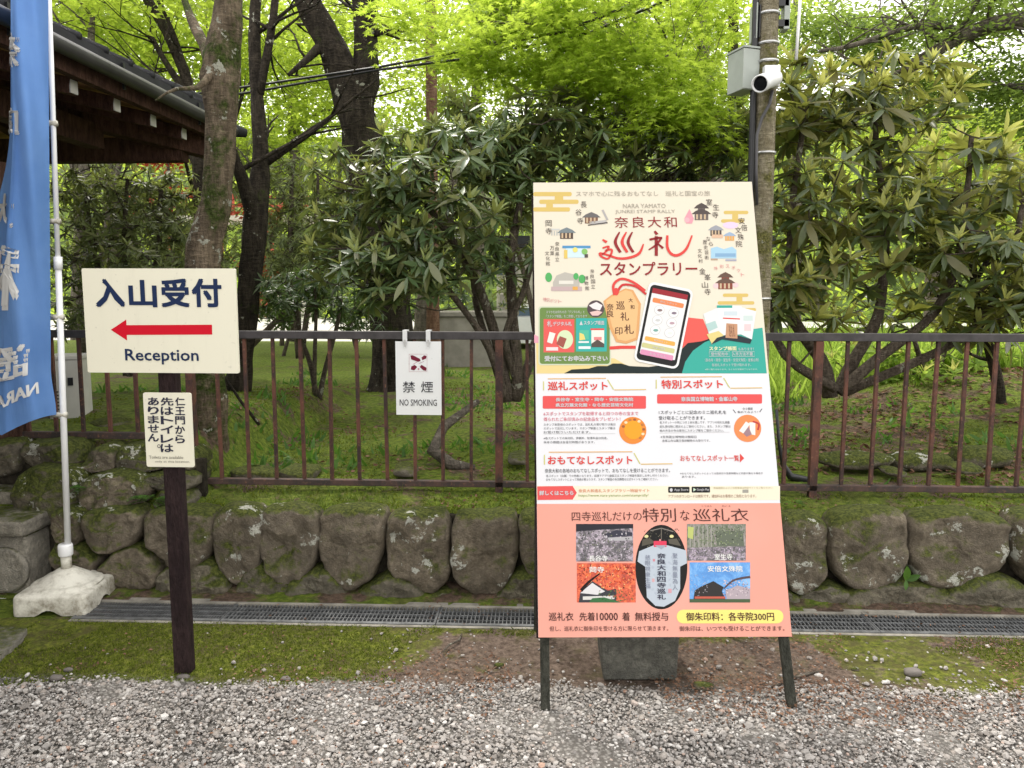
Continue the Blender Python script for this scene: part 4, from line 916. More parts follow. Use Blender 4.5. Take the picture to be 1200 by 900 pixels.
extra = [(.160,.097),(.156,.104),(.138,.112),(.130,.110),(.122,.113),(.095,.132),(.068,.150),(.050,.162),(.040,.168),(.032,.17)]
for r, z_ in extra: vs += circ(r, z_)
nr = len(prof)+len(extra)
fs = [(i*ring_n+k, i*ring_n+(k+1) % ring_n, (i+1)*ring_n+(k+1) % ring_n, (i+1)*ring_n+k) for i in range(nr-1) for k in range(ring_n)]
fs.append(tuple((nr-1)*ring_n+k for k in range(ring_n)))
mb.add(vs, fs, M['base_white'], True); mb.build('water_base', fb)
top = at(57, -8, bc.y+.02); pa = Vector((bc.x+.01, bc.y, .17))
mb = MB(); mb.lathe((bc.x, bc.y, .165), [(.024,0),(.024,.07)], M['base_white'], 20); mb.lathe((bc.x, bc.y, .232), [(.030,0),(.033,.006),(.033,.05),(.029,.058)], M['white_paint'], 20); mb.build('collar', fb)
pdir = (top-pa).normalized(); mid_ = pa + (top-pa)*.55
mb = MB(); mb.tube([pa+pdir*.12, mid_], [.0145,.0145], M['white_paint'], 14); mb.build('lower_pole', fb)
mb = MB(); mb.tube([mid_-pdir*.03, mid_+pdir*.03], [.019,.019], M['white_paint'], 14); mb.build('pole_joint', fb)
mb = MB(); mb.tube([mid_, top], [.0115,.0115], M['white_paint'], 14); mb.build('upper_pole', fb)
fs_o = empty('banner_flag', (top.x-.1, top.y, 1.2), 'faded blue nobori banner hanging beside the white pole', 'flag')
def mat_flag():
    n = N('blue_banner_cloth'); f = n.noise(3, 4, .6); n.col(n.mix(n.rng(f, .3, .7), (.12,.255,.58), (.165,.32,.66))); n.rough(.8, .2)
    n.bump(n.noise(14, 4, .5, stretch=(1,1,.25)), .5, .02)
    tr = n.t.nodes.new('ShaderNodeBsdfTranslucent'); tr.inputs[0].default_value = (.16,.30,.62,1); ms = n.t.nodes.new('ShaderNodeMixShader'); ms.inputs[0].default_value = .3
    n.link(n.b.outputs[0], ms.inputs[1]); n.link(tr.outputs[0], ms.inputs[2]); n.link(ms.outputs[0], n.out.inputs[0]); return n.m
# the cloth hangs in two layers folded towards the camera; position along the cloth: s 0 (at the pole) .. 1 (free edge)
def flagpt(s, t):
    """t 0 top .. 1 bottom"""
    zt = at(40, -60, 3.5).z; py = -60 + t*546
    xr = 56 + (4*t) + (6 if t > .9 else 0)*smooth(.9, 1, t)
    fold = 14 - 14*smooth(.35, .85, t)    # px of the left fold edge
    yb = py
    if s < .45:
        u = s/.45; x_ = xr + (fold+2-xr)*u; dY = -.05*sin(u*pi) - .10*u + .012*sin(u*9+t*14)
        yb = py + (40*smooth(.75, 1, t))*u**1.5*.6
    else:
        u = (s-.45)/.55; x_ = fold+2 - 3*math.sin(u*pi) - (1+35*smooth(.35, .8, t))*u; dY = -.10 + .22*u + .03*sin(u*7+t*9)
        yb = py + 24*smooth(.75, 1, t) - 12*u*smooth(.7, 1, t)
    q = at(x_, yb, 3.52+dY); return q
NS, NT = 40, 90; vs = [flagpt(i/NS, j/NT) for j in range(NT+1) for i in range(NS+1)]
fs = [(j*(NS+1)+i, j*(NS+1)+i+1, (j+1)*(NS+1)+i+1, (j+1)*(NS+1)+i) for j in range(NT) for i in range(NS)]
mb = MB(); mb.add(vs, fs, mat_flag(), True); mb.build('cloth', fs_o)
def flag_text(body, s0, s1, t0, t1, bold=.03):
    G, F, sz = glyphs(body); mbt = flag_mb
    for ku, kv in ((0,0),(bold,0),(0,bold),(bold,bold)): flag_hit(G+np.array([ku, kv]), F, s0, s1, t0, t1, (ku+kv*2)*.02)
def flag_hit(G, F, s0, s1, t0, t1, ex):
    mbt = flag_mb
    # triangle soup laid over the cloth, mirrored because the back of the banner faces us
    vs = []
    for u, v in G:
        s_ = s0+(s1-s0)*u; t_ = t1+(t0-t1)*v; q = flagpt(s_, t_); a = flagpt(s_+.004, t_); b = flagpt(s_, t_+.002); nn = (a-q).cross(b-q).normalized()
        if nn.dot(CP-q) < 0: nn = -nn
        vs.append(q+nn*(.003+ex))
    mbt.add(vs, F, ink((.80,.80,.80), .8))
flag_mb = MB()
flag_text('奈', .36, .66, .185, .255, .06); flag_text('良', .36, .70, .345, .40, .06); flag_text('大', .39, .72, .53, .60, .06); flag_text('和', .30, .66, .645, .775, .07); flag_text('證', .20, .55, .845, .905, .05); flag_text('NARA', .13, .50, .925, .948, .03)
flag_mb.build('lettering', fs_o)
for yy in (141, 258, 372, 488):
    q = pa + (top-pa)*((at(60, yy, 3.5).z-pa.z)/(top.z-pa.z)); mb = MB(); mb.tube([q+Vector((.018,0,0)), q+Vector((-.05,-.012,0))], [.014,.012], M['base_white'], 10); mb.build('fastening_loop', fs_o)

# ------------------------------------------------------------------ stone steps and timber post at the left edge
st = empty('stone_steps', (at(20, 680, 3.6).x, 3.6, 0), 'weathered cut stone steps with rounded side blocks at the left edge', 'steps')
def sblock(x0, x1, y0, y1, z0, z1, bev=.012, nm='stone_block'):
    mb = MB(); mb.box(x0, x1, y0, y1, z0, z1, M['step_stone']); mb.build(nm, st, bevel=bev)
xe = at(56, 650, 3.75).x
sblock(xe-1.2, xe-.02, 3.62, 4.3, .0, .30); sblock(xe-1.2, xe+.0, 3.58, 4.3, .305, .39, .02, 'coping_stone'); sblock(xe-1.2, at(28, 600, 3.9).x, 3.84, 4.4, .395, .47, .02, 'coping_stone')
mb = MB(); q = at(14, 668, 3.61); mb.lathe((q.x-.03, 3.622, q.z), [(.115,0),(.115,.02),(.10,.028),(.085,.018),(.03,.03)], M['step_stone'], 28, (0,-1,0)); mb.build('round_boss', st)
mb = MB(); c_ = onz(-10, 760); mb.add([(c_.x-.6, c_.y-.25, 0), (onz(0,775).x+.0, onz(0,775).y, 0), (onz(26,752).x, onz(26,752).y, 0), (onz(32,742).x, onz(32,742).y, 0), (onz(0,738).x, onz(0,738).y, 0), (c_.x-.6, c_.y+.2, 0)], [(0,1,2,3,4,5)], M['step_stone'])
me = mb.mesh('p'); mb2 = MB(); top_ = [Vector(v)+Vector((0,0,.022)) for v in mb.v]; bot_ = [Vector(v)-Vector((0,0,.03)) for v in mb.v]
mb2.add(top_+bot_, [(0,1,2,3,4,5),(11,10,9,8,7,6)]+[(i, 6+i, 6+(i+1) % 6, (i+1) % 6) for i in range(6)], M['step_stone']); mb2.build('paving_slab', kind='structure')
tp = at(14, 560, 4.0)
mb = MB(); mb.box(tp.x-.14, tp.x+.0, 4.05, 4.16, .45, 2.2, M['wood_dark']); mb.box(tp.x+.0, tp.x+.02, 4.06, 4.15, .47, .95, M['wood_dark']); mb.box(tp.x-.165, tp.x+.03, 4.03, 4.18, .40, .5, M['step_stone'])
mb.build('timber_post', loc=(tp.x, 4.1, .4), label='dark weathered timber post on a stone foot at the left edge', cat='post')

# ------------------------------------------------------------------ air conditioner unit
ay = 4.75; a0 = at(62, 500, ay); a1 = at(98, 492, ay); zt = at(80, 421, ay).z; zb = at(80, 500, ay).z
acm = simple('ac_casing', (.50,.49,.45), .6, .08, 6, .3, .05)
ac = empty('air_conditioner_unit', (a0.x, ay, zb), 'pale outdoor air conditioner unit on the rocks behind the flag pole', 'air conditioner')
RA = Matrix.Translation(Vector((a1.x, ay, zb))) @ Matrix.Rotation(radians(20), 4, 'Z')
H_ = zt-zb
mb = MB(); mb.box(-.19, 0, 0, .30, .03, H_, acm, RA); mb.build('casing', ac, bevel=.01)
mb = MB(); mb.box(-.198, .008, -.006, .31, H_+.001, H_+.02, acm, RA); mb.build('lid', ac)
mb = MB()
for k in range(9): mb.box(-.18, -.13, -.009, -.004, .05+k*.022, .059+k*.022, M['rail'], RA)
mb.build('vent_grille', ac, kind='stuff')
mb = MB(); mb.box(-.075, -.045, -.006, -.002, H_*.62, H_*.62+.05, M['black'], RA); mb.build('badge', ac)
mb = MB(); mb.box(-.18, -.14, .02, .28, 0, .03, M['rail'], RA); mb.build('foot', ac); mb = MB(); mb.box(-.05, -.01, .02, .28, 0, .03, M['rail'], RA); mb.build('foot', ac)
mb = MB()
for sx in (-.15, -.03): mb.box(sx-.045, sx+.045, .0, .29, -.22, -.001, M['step_stone'], RA)
mb.build('concrete_footing', ac)

# ------------------------------------------------------------------ temple office with the hip-roofed eaves (upper left)
office = empty('temple_office', (-4.2, 4.5, .3), 'dark timber temple building with deep eaves and tiled roof corner', 'building')
K = at(238, 163, 6.0); zE = K.z            # eave corner (underside of fascia)
nE = at(40, 62, 3.3); nE = Vector((nE.x, nE.y, zE)); dN = (Vector((nE.x, nE.y, 0))-Vector((K.x, K.y, 0))).normalized()
nE = onz(64, 88, zE+.0); dN = Vector((nE.x-K.x, nE.y-K.y, 0)).normalized(); dW = Vector((-abs(dN.y), dN.x*(-1 if dN.x*dN.y > 0 else 1), 0)); dW = Vector((dN.y, -dN.x, 0)); dW = dW if dW.x < 0 else -dW
Kb = Vector((K.x, K.y, zE)); LN, LW = 7.0, 8.0
inw = lambda a, b, z_: Kb + dN*a + dW*b + Vector((0,0,z_))
# roof planes (hip)
pit = .42; RO = .10
mb = MB()
r0 = [inw(-.16,-.16,RO), inw(LN,-.16,RO), inw(LN,3.6,RO+3.7*pit), inw(3.6,3.6,RO+3.7*pit)]; r1 = [v+Vector((0,0,.09)) for v in r0]
mb.add(r0+r1, [(0,3,2,1),(4,5,6,7),(0,1,5,4),(1,2,6,5),(2,3,7,6),(3,0,4,7)], M['roof'])
r0 = [inw(-.16,-.16,RO+.001), inw(3.6,3.6,RO+3.7*pit+.001), inw(3.6,LW,RO+3.7*pit), inw(-.16,LW,RO+.001)]; r1 = [v+Vector((0,0,.0895)) for v in r0]
mb.add(r0+r1, [(0,3,2,1),(4,5,6,7),(0,1,5,4),(1,2,6,5),(2,3,7,6),(3,0,4,7)], M['roof']); mb.build('roof', office)
mb = MB(); 
for a in range(0, 28):  # roll tiles along the eave
    mb.tube([inw(a*.25,-.165,RO+.092), inw(a*.25,3.4,RO+.092+3.565*pit)], [.024,.024], M['roof'], 6)
mb.tube([inw(-.16,-.16,RO+.10), inw(3.6,3.6,RO+3.7*pit+.12)], [.06,.06], M['roof'], 8); mb.build('ridge_tile', office)
mb = MB(); mb.tube([inw(-.10,-.10,RO+.02), inw(-.17,-.17,RO-.0), inw(-.24,-.24,RO-.01)], [.07,.055,.035], M['roof'], 8); mb.build('corner_tile', office)
mb = MB(); mb.beam(inw(-.10,-.10,.055), inw(LN,-.10,.055), .05, .13, M['wood_dark']); mb.build('fascia_board', office)
mb = MB(); mb.beam(inw(-.10,-.09,.056), inw(-.10,LW,.056), .05, .128, M['wood_dark']); mb.build('fascia_board', office)
mb = MB(); mb.tube([inw(-.10,-.20,.075), inw(LN,-.20,.10)], [.042,.042], M['gutter'], 12); mb.build('gutter', office)
for k in range(7): mb = MB(); mb.beam(inw(.4+k*.95,-.17,.02), inw(.4+k*.95,-.17,.17), .012, .02, M['black']); mb.build('gutter_bracket', office)
# rafters under the eave, white painted ends
raf = MB(); raf.beam((0,0,0), (0,0,0.001), .01, .01, M['wood_dark'])
WEND = simple('white_end_paint', (.62,.60,.58), .7, .1, 10, .2, .05)
for k in range(14):
    a = .35+k*.42
    mb = MB(); mb.beam(inw(a,-.02,-.03), inw(a,2.2,-.03+2.2*pit*.55), .075, .09, M['wood_dark']); r_ = mb.build('rafter', office)
    mb = MB(); mb.beam(inw(a,-.028,-.03), inw(a,-.0205,-.03), .065, .075, WEND); mb.build('painted_end', r_)
for k in range(14):
    b_ = .5+k*.42; mb = MB(); mb.beam(inw(-.02,b_,-.03), inw(2.2,b_,-.03+2.2*pit*.55), .075, .09, M['wood_dark']); r_ = mb.build('rafter', office)
mb = MB(); mb.add([inw(-.05,-.05,.03), inw(LN,-.05,.03), inw(LN,3.0,.03+3.0*pit*.55), inw(3.0,3.0,.03+3.0*pit*.55), inw(3.0,LW,.03+3.0*pit*.55), inw(-.05,LW,.03)], [(0,1,2,3),(0,3,4,5)], simple('soffit_boards', (.36,.19,.12), .8, .4, 8, .2, .3, 0, (1,1,6))); mb.build('soffit', office)
mb = MB(); mb.beam(inw(-.06,-.06,-.06), inw(2.6,2.6,.42), .12, .17, M['wood_dark']); mb.build('hip_rafter', office)
mb = MB(); mb.beam(inw(.5,.55,-.08), inw(LN,.55,-.08), .12, .16, M['wood_dark']); mb.build('eave_beam', office)
mb = MB(); mb.beam(inw(.10,.10,-.10), inw(.10,LW,-.10), .12, .17, M['wood_dark']); mb.build('eave_beam', office)
# walls set back under the eaves
mb = MB(); q0, q1, q2 = inw(1.9,.7,0), inw(LN,.7,0), inw(1.9,LW,0)
def wallslab(mb, a, b, z0, z1, th, m):
    d = Vector((b.x-a.x, b.y-a.y, 0)).normalized(); n2 = Vector((-d.y, d.x, 0))*th
    vs = [Vector((p.x, p.y, z)) for p in (a, b, b+n2, a+n2) for z in (z0, z1)]
    mb.add(vs, [(0,2,3,1),(2,4,5,3),(4,6,7,5),(6,0,1,7),(1,3,5,7),(0,6,4,2)], m)
wallslab(mb, q1, q0, .4, zE+.35, .1, M['plaster']); mb.build('wall', office)
mb = MB(); wallslab(mb, q0, q2, .4, zE+.35, .1, M['plaster']); mb.build('wall', office)
for i in range(5):
    c = inw(1.9+i*1.2,.66,0); mb = MB(); mb.box(c.x-.07, c.x+.07, c.y-.07, c.y+.07, .35, zE+.36, M['wood_dark']); mb.build('pillar', office)
for z_ in (1.15, 1.75, zE-.35):
    mb = MB(); a, b = inw(1.9,.635,0), inw(LN,.635,0); a.z = b.z = z_; mb.beam(a, b, .05, .11, M['wood_dark']); mb.build('tie_beam', office)
mb = MB(); a, b, c = inw(1.8,.5,0), inw(LN,.5,0), inw(1.8,LW,0); wallslab(mb, b, a, .0, .42, .25, M['step_stone']); mb.build('stone_plinth', office)

# ------------------------------------------------------------------ utility pole with camera and boxes
UY = 5.0; ub = at(892, 400, UY); ur = 11*mpp(UY)
up_ = empty('utility_pole', (ub.x, UY, hgard(ub.x, UY)), 'mossy concrete utility pole with conduit rising behind the poster stand', 'utility pole')
utop = at(905, -40, UY)
mb = MB(); base = Vector((ub.x-.004, UY, .35)); pd = (Vector((utop.x, UY, utop.z))-ub).normalized()
pts = [base+(pd*(i*.42)) for i in range(14)]; mb.tube(pts, [ur*1.06-.0009*i for i in range(14)], M['pole'], 20, rough=.012); mb.build('pole_shaft', up_)
off = Vector((-ur-.022, -.01, 0)); mb = MB(); mb.tube([p_+off for p_ in pts], [.021]*14, M['black'], 10); mb.build('conduit', up_)
def on_pole(py): z_ = at(900, py, UY).z; return base+pd*((z_-base.z)/pd.z)
for yy in (17, 52, 73, 180, 350):
    q = on_pole(yy); mb = MB(); mb.tube([q-pd*.007, q+pd*.007], [ur*1.06+.004]*2, M['steel'], 20); mb.build('steel_band', up_)
def boxpx(x0, y0, x1, y1, Y, dep, m, nm, parent, **t):
    a, b = at(x0, y1, Y), at(x1, y0, Y); mb = MB(); mb.box(a.x, b.x, Y, Y+dep, a.z, b.z, m); return mb.build(nm, parent, loc=None if parent else (a.x, Y, a.z), bevel=.004, **t)
e = empty('meter_box', at(880, 106, UY), 'grey enamel junction box strapped left of the utility pole', 'box')
RB = Matrix.Translation(at(889, 106, UY-.02)) @ Matrix.Rotation(radians(20), 4, 'Z'); hb = 44*mpp(UY)
mb = MB(); mb.box(-.115, -.01, 0, .17, 0, hb, M['grey_box'], RB); mb.build('cabinet', e, bevel=.004); mb = MB(); mb.box(-.12, -.005, -.006, -.001, .005, hb-.005, M['grey_box'], RB); mb.build('cabinet_door', e)
mb = MB(); mb.box(-.12, -.005, -.01, .18, hb+.001, hb+.012, M['grey_box'], RB); mb.build('lid', e)
e = empty('junction_box', at(887, 45, UY), 'narrow grey junction box high on the pole beside black conduit', 'box'); boxpx(884, 2, 889, 45, UY-.03, .13, M['grey_box'], 'cabinet', e); boxpx(889.3, 4, 892.5, 44, UY-.035, .10, M['black'], 'mounting_bracket', e)
e = empty('antenna_box', at(924, 35, UY), 'slim grey box on black brackets right of the pole top', 'box'); boxpx(918.5, -30, 928, 34, UY-.02, .08, M['grey_box'], 'cabinet', e)
mb = MB(); 
for yy in (4, 28): q = at(913, yy, UY); mb.box(q.x-.02, q.x+.055, UY-.02, UY+.03, q.z-.02, q.z+.02, M['black'])
mb.build('mounting_bracket', e)
q = at(936, 62, UY); mb = MB(); mb.tube([at(933,70,UY), at(935,40,UY), at(939,-20,UY)], [.01,.01,.01], M['cam_white'], 8); mb.build('antenna_rod', e)
ce = empty('security_camera', at(900, 96, UY-.1), 'white bullet security camera mounted on the utility pole', 'camera')
ca, cb = at(909, 91, UY-.09), at(891, 98, UY-.30)
d = (cb-ca).normalized(); L_ = (cb-ca).length; R_ = 9.6*mpp(UY-.3)
mb = MB(); mb.lathe(ca, [(R_*.7,0),(R_*.9,.01),(R_*.95,.04),(R_*.95,L_*.75),(R_,L_*.78),(R_,L_+.01),(R_*.88,L_+.012),(R_*.84,L_-.012)], M['cam_white'], 24, d); mb.build('housing', ce)
mb = MB(); mb.lathe(ca+d*(L_-.006), [(R_*.82,0),(R_*.5,.001),(R_*.3,.004)], M['lens'], 20, d); mb.build('lens', ce)
mb = MB(); qq = on_pole(92); mb.box(qq.x-.045, qq.x+.05, UY-.11, UY-ur*.9, qq.z-.075, qq.z+.05, M['cam_white']); mb.build('mounting_plate', ce, bevel=.004)
mb = MB(); mb.tube([ca+Vector((0,.03,0)), ca+Vector((0,-.02,0))], [.022,.022], M['cam_white'], 10); mb.build('bracket', ce)
mb = MB(); mb.tube([at(x_, y_, UY-.08) for x_, y_ in ((905,106),(902,122),(893,138),(887,158),(886,200),(887,240))], [.010]*6, M['gutter'], 8); mb.build('cable', ce)
for nm, path, lab in (('overhead_cable', [(185,116,7.5),(300,100,7.3),(442,79,7),(567,55,6.6),(657,38,6.2),(760,-2,5.6),(880,-60,5.0)], 'thicker black overhead cable bundle crossing the trees, upper of two'),
                      ('overhead_cable', [(185,124,7.5),(300,107,7.3),(442,82,7),(567,66,6.6),(692,38,6.2),(800,-8,5.6),(900,-60,5.0)], 'thin black overhead cable sagging just below the thicker one')):
    mb = MB(); P = [at(*q) for q in path]; mb.tube(P, [.011 if 'thicker' in lab else .006]*len(P), M['black'], 6); mb.build(nm, label=lab, cat='cable', group='overhead cables through the trees')
# black hose end by the fence at the right of the stand
mb = MB(); P = [at(x_, y_, 4.35) for x_, y_ in ((910,480),(913,520),(918,545),(926,558),(945,563))]; mb.tube(P, [.008,.009,.016,.022,.024], M['black'], 10); mb.build('drain_pipe', label='black curved pipe on the moss just right of the poster stand', cat='pipe')

# ------------------------------------------------------------------ leaves
def frames(d, up):
    d = d/np.maximum(np.linalg.norm(d, axis=1, keepdims=True), 1e-6); s = np.cross(d, up); s /= np.maximum(np.linalg.norm(s, axis=1, keepdims=True), 1e-6); n = np.cross(s, d); return d, s, n
def leaf_mesh(name, pos, d, up, size, tv, tf, mats, rnd, midx=None, smoothed=False):
    """tv: template (k,3) = along, side, normal"""
    d, s, n = frames(d, up); tv = np.asarray(tv, float); tf = np.asarray(tf); k = len(tv); N_ = len(pos)
    V = pos[:, None] + size[:, None, None]*(tv[None, :, 0:1]*d[:, None] + tv[None, :, 1:2]*s[:, None] + tv[None, :, 2:3]*n[:, None])
    F = (tf[None] + (np.arange(N_)*k)[:, None, None]).reshape(-1, tf.shape[1])
    return np_mesh(name, V.reshape(-1, 3), F, mats, np.repeat(rnd, len(tf)), None if midx is None else np.repeat(midx, len(tf)), smoothed)
SIMPLE = ([(0,0,0),(.5,.26,.06),(1,0,0),(.5,-.26,.06)], [(0,1,2),(0,2,3)])
def maple_t():
    v = [(0,0,0)]; f = []
    for i, a in enumerate((-125,-82,-40,0,40,82,125)):
        L_ = (.45,.72,.95,1.0,.95,.72,.45)[i]; a = radians(a)
        v.append((L_*cos(a), L_*sin(a), -.08*L_)); 
    for i, a in enumerate((-150,-103,-61,-20,20,61,103,150)):
        a = radians(a); v.append((.30*cos(a), .30*sin(a), .03))
    for i in range(7): f += [(0, 8+i, 1+i), (0, 1+i, 9+i)]
    return v, f
MAPLE = maple_t()
def rhodo_t(wd=.15, droop=.12, fold=.03):
    v = []; prof = (.25, .72, 1.0, .96, .62, .02); n = len(prof)
    for i, p_ in enumerate(prof):
        t = i/(n-1); z = -droop*t*t
        v += [(t, -wd*p_, z+fold*p_), (t, 0, z), (t, wd*p_, z+fold*p_)]
    f = []
    for i in range(n-1):
        a = i*3; f += [(a, a+1, a+4, a+3), (a+1, a+2, a+5, a+4)]
    return v, f
RH = [rhodo_t(.118, .14, .03), rhodo_t(.105, .30, .045), rhodo_t(.13, -.04, .02), rhodo_t(.11, .05, .06)]; RHY = [rhodo_t(.125, -.08, .05), rhodo_t(.11, .10, .06)]; NARROW = [rhodo_t(.10, .1, .02), rhodo_t(.09, .25, .03)]

M['rh_dark'] = mat_leaf('rhododendron_leaf', (.05,.09,.036), (.125,.175,.07), (.15,.16,.065), .24, (.32,.40,.09), .30, .6)
M['rh_young'] = mat_leaf('young_rhododendron_leaf', (.20,.25,.08), (.30,.35,.13), (.24,.26,.10), .35, (.42,.46,.10), .45, .4)
M['rhr_dark'] = mat_leaf('bronze_rhododendron_leaf', (.035,.065,.028), (.12,.155,.05), (.145,.135,.05), .34, (.42,.45,.08), .34, .5)
M['rhr_young'] = mat_leaf('golden_young_leaf', (.28,.31,.09), (.42,.43,.14), (.34,.34,.11), .45, (.68,.70,.18), .45, .4)
M['maple'] = mat_leaf('maple_leaf', (.15,.24,.02), (.32,.41,.05), None, .58, (.66,.84,.10), .55, .25)
M['maple_far'] = mat_leaf('far_maple_leaf', (.13,.20,.025), (.28,.36,.05), None, .55, (.62,.78,.10), .6, .2)
M['green_far'] = mat_leaf('far_tree_leaf', (.07,.12,.025), (.17,.24,.05), None, .45, (.40,.55,.10), .6, .2)
M['olive'] = mat_leaf('olive_bush_leaf', (.08,.11,.04), (.21,.25,.09), (.19,.21,.09), .34, (.28,.34,.08), .45, .4)
M['bush'] = mat_leaf('glossy_bush_leaf', (.035,.07,.03), (.10,.16,.055), (.09,.12,.05), .25, (.18,.30,.06), .35, .5)
M['fern'] = mat_leaf('fern_leaf', (.04,.10,.015), (.09,.19,.03), None, .35, (.2,.42,.05), .5, .3)
M['litter'] = mat_leaf('dead_leaf', (.09,.045,.028), (.27,.16,.105), None, .1, (.3,.15,.06), .8, .2)
M['redleaf'] = mat_leaf('red_maple_leaf', (.30,.04,.03), (.50,.09,.05), None, .45, (.8,.18,.08), .6, .2)
M['grass'] = mat_leaf('grass_blade', (.05,.09,.012), (.14,.20,.03), None, .3, (.28,.40,.05), .6, .2)
M['mossleaf'] = mat_leaf('moss_tuft', (.055,.075,.010), (.19,.225,.03), None, .2, (.25,.34,.03), .8, .1)
M['bright_grass'] = mat_leaf('sunlit_grass', (.14,.24,.03), (.26,.38,.06), None, .5, (.55,.75,.12), .6, .2)

def scatter_crown(name, blobs, parent, m, size, tmpl=SIMPLE, spray=.35, per=26, flat=.35, seed=1, droop=-.15, loc=None, **t):
    """blobs: (px, py, Y, rx_px, ry_px, ry_depth_m, n_leaves): leaves grow in flattened sprays inside the blob's volume, with gaps"""
    g = np.random.default_rng(seed); P = []; D = []; blobs = [(*b[:6], int(b[6]*(1.0 if tmpl is MAPLE else 1.45))) for b in blobs]
    off = np.array(origin(parent)) if parent is not None else np.zeros(3)
    for (px, py, Y, rx, rz, dy, n) in blobs:
        c = np.array(at(px, py, Y)); R = np.array([rx*mpp(Y), dy, rz*mpp(Y)]); ns = max(1, int(n/per))
        q = g.normal(0, 1, (ns*3, 3)); q /= np.linalg.norm(q, axis=1, keepdims=True); q *= g.random((ns*3, 1))**.4
        cc = c+q*R
        keep = np.array([noise.noise(Vector((v[0]*.9/spray*.5, v[1]*.9/spray*.5, v[2]*1.6/spray*.5))) > (.02 if tmpl is MAPLE else -.10) for v in cc]); cc = cc[keep][:ns]
        for v in cc:
            k = per; a = g.uniform(0, 2*pi, k); r = np.sqrt(g.random(k))*spray*g.uniform(.6, 1.3)
            tilt = g.normal(0, .25, 2)
            o = np.stack([r*np.cos(a), r*np.sin(a), g.normal(0, spray*flat*.35, k)], 1); o[:, 2] += droop*r*r/spray*2 + tilt[0]*o[:, 0] + tilt[1]*o[:, 1]
            P.append(v+o); dd = np.stack([np.cos(a), np.sin(a), g.normal(-.25, .35, k)], 1)+g.normal(0, .5, (k, 3))*[1, 1, .4]; D.append(dd)
    P = np.concatenate(P); D = np.concatenate(D); N_ = len(P)
    up = np.tile([0, 0, 1.], (N_, 1))+g.normal(0, .35, (N_, 3)); sz = size*g.uniform(.7, 1.25, N_)
    o = np_obj(name, leaf_mesh(name, P-off, D, up, sz, tmpl[0], tmpl[1], [m], g.random(N_)), parent, **t); return P
def limb(mb, path, m, n=10, rough=.12, seed=0, wiggle=.0):
    """path: (px, py, Y, width_px)"""
    P = []; R = []
    for i in range(len(path)-1):
        a, b = path[i], path[i+1]; k = max(2, int(abs(b[1]-a[1]+.01)/18)+1)
        for j in range(k):
            t_ = j/k; q = [a[c]+(b[c]-a[c])*t_ for c in range(4)]; P.append(at(q[0], q[1], q[2])); R.append(q[3]/2*mpp(q[2]))
    q = path[-1]; P.append(at(q[0], q[1], q[2])); R.append(max(.004, q[3]/2*mpp(q[2])))
    # light smoothing
    for _ in range(2): P = [P[0]]+[(P[i-1]+P[i]*2+P[i+1])/4 for i in range(1, len(P)-1)]+[P[-1]]
    if wiggle: P = [p_+Vector((nz(p_.z*2+seed, 3), nz(p_.z*2+seed, 9), 0))*wiggle for p_ in P]
    mb.tube(P, R, m, n, rough=rough, seed=seed); return P, R
def twigs(mb, P, R, m, count, seed, length=1.2, up=.5):
    g = random.Random(seed)
    for _ in range(count):
        i = g.randrange(len(P)//3, len(P)); a = P[i]; d = Vector((g.uniform(-1,1), g.uniform(-1,1), g.uniform(-.1, up+.4))).normalized(); L = length*g.uniform(.5, 1.2)
        q = [a]; 
        for s_ in range(5): d = (d+Vector((g.uniform(-.3,.3), g.uniform(-.3,.3), g.uniform(-.2,.25)))).normalized(); q.append(q[-1]+d*L/5)
        r = min(R[i]*.45, .035); mb.tube(q, [r*(1-k/6.2) for k in range(6)], m, 5, rough=.05)
        for k in (2, 3, 4):
            e = q[k]; dd = (d+Vector((g.uniform(-1,1), g.uniform(-1,1), g.uniform(-.4,.5)))).normalized(); mb.tube([e, e+dd*L*.22, e+dd*L*.22+Vector((g.uniform(-.1,.1), 0, g.uniform(-.05,.1)))+dd*L*.2], [r*.4, r*.28, r*.12], m, 4)
def tree(name, label, paths, bark, crown=None, group=None, ntw=0, tl=1.2, seed=1, rough=.12, n=12, cat='tree'):
    b = paths[0][0]; base = at(b[0], b[1], b[2]); t = empty(name, base, label, cat, group)
    for i, pth in enumerate(paths):
        mb_ = MB(); P, R = limb(mb_, pth, bark, n if i == 0 else max(7, n-3), rough, seed+i)
        mb_.build('trunk' if i == 0 else 'limb', t)
        if ntw: tw = MB(); twigs(tw, P, R, bark, ntw, seed*7+i, tl); tw.build('twigs', t, kind='stuff')
    if crown: scatter_crown('crown', crown['blobs'], t, crown['m'], crown['size'], crown.get('t', SIMPLE), crown.get('spray', .35), crown.get('per', 26), crown.get('flat', .35), seed, crown.get('droop', -.15))
    return t

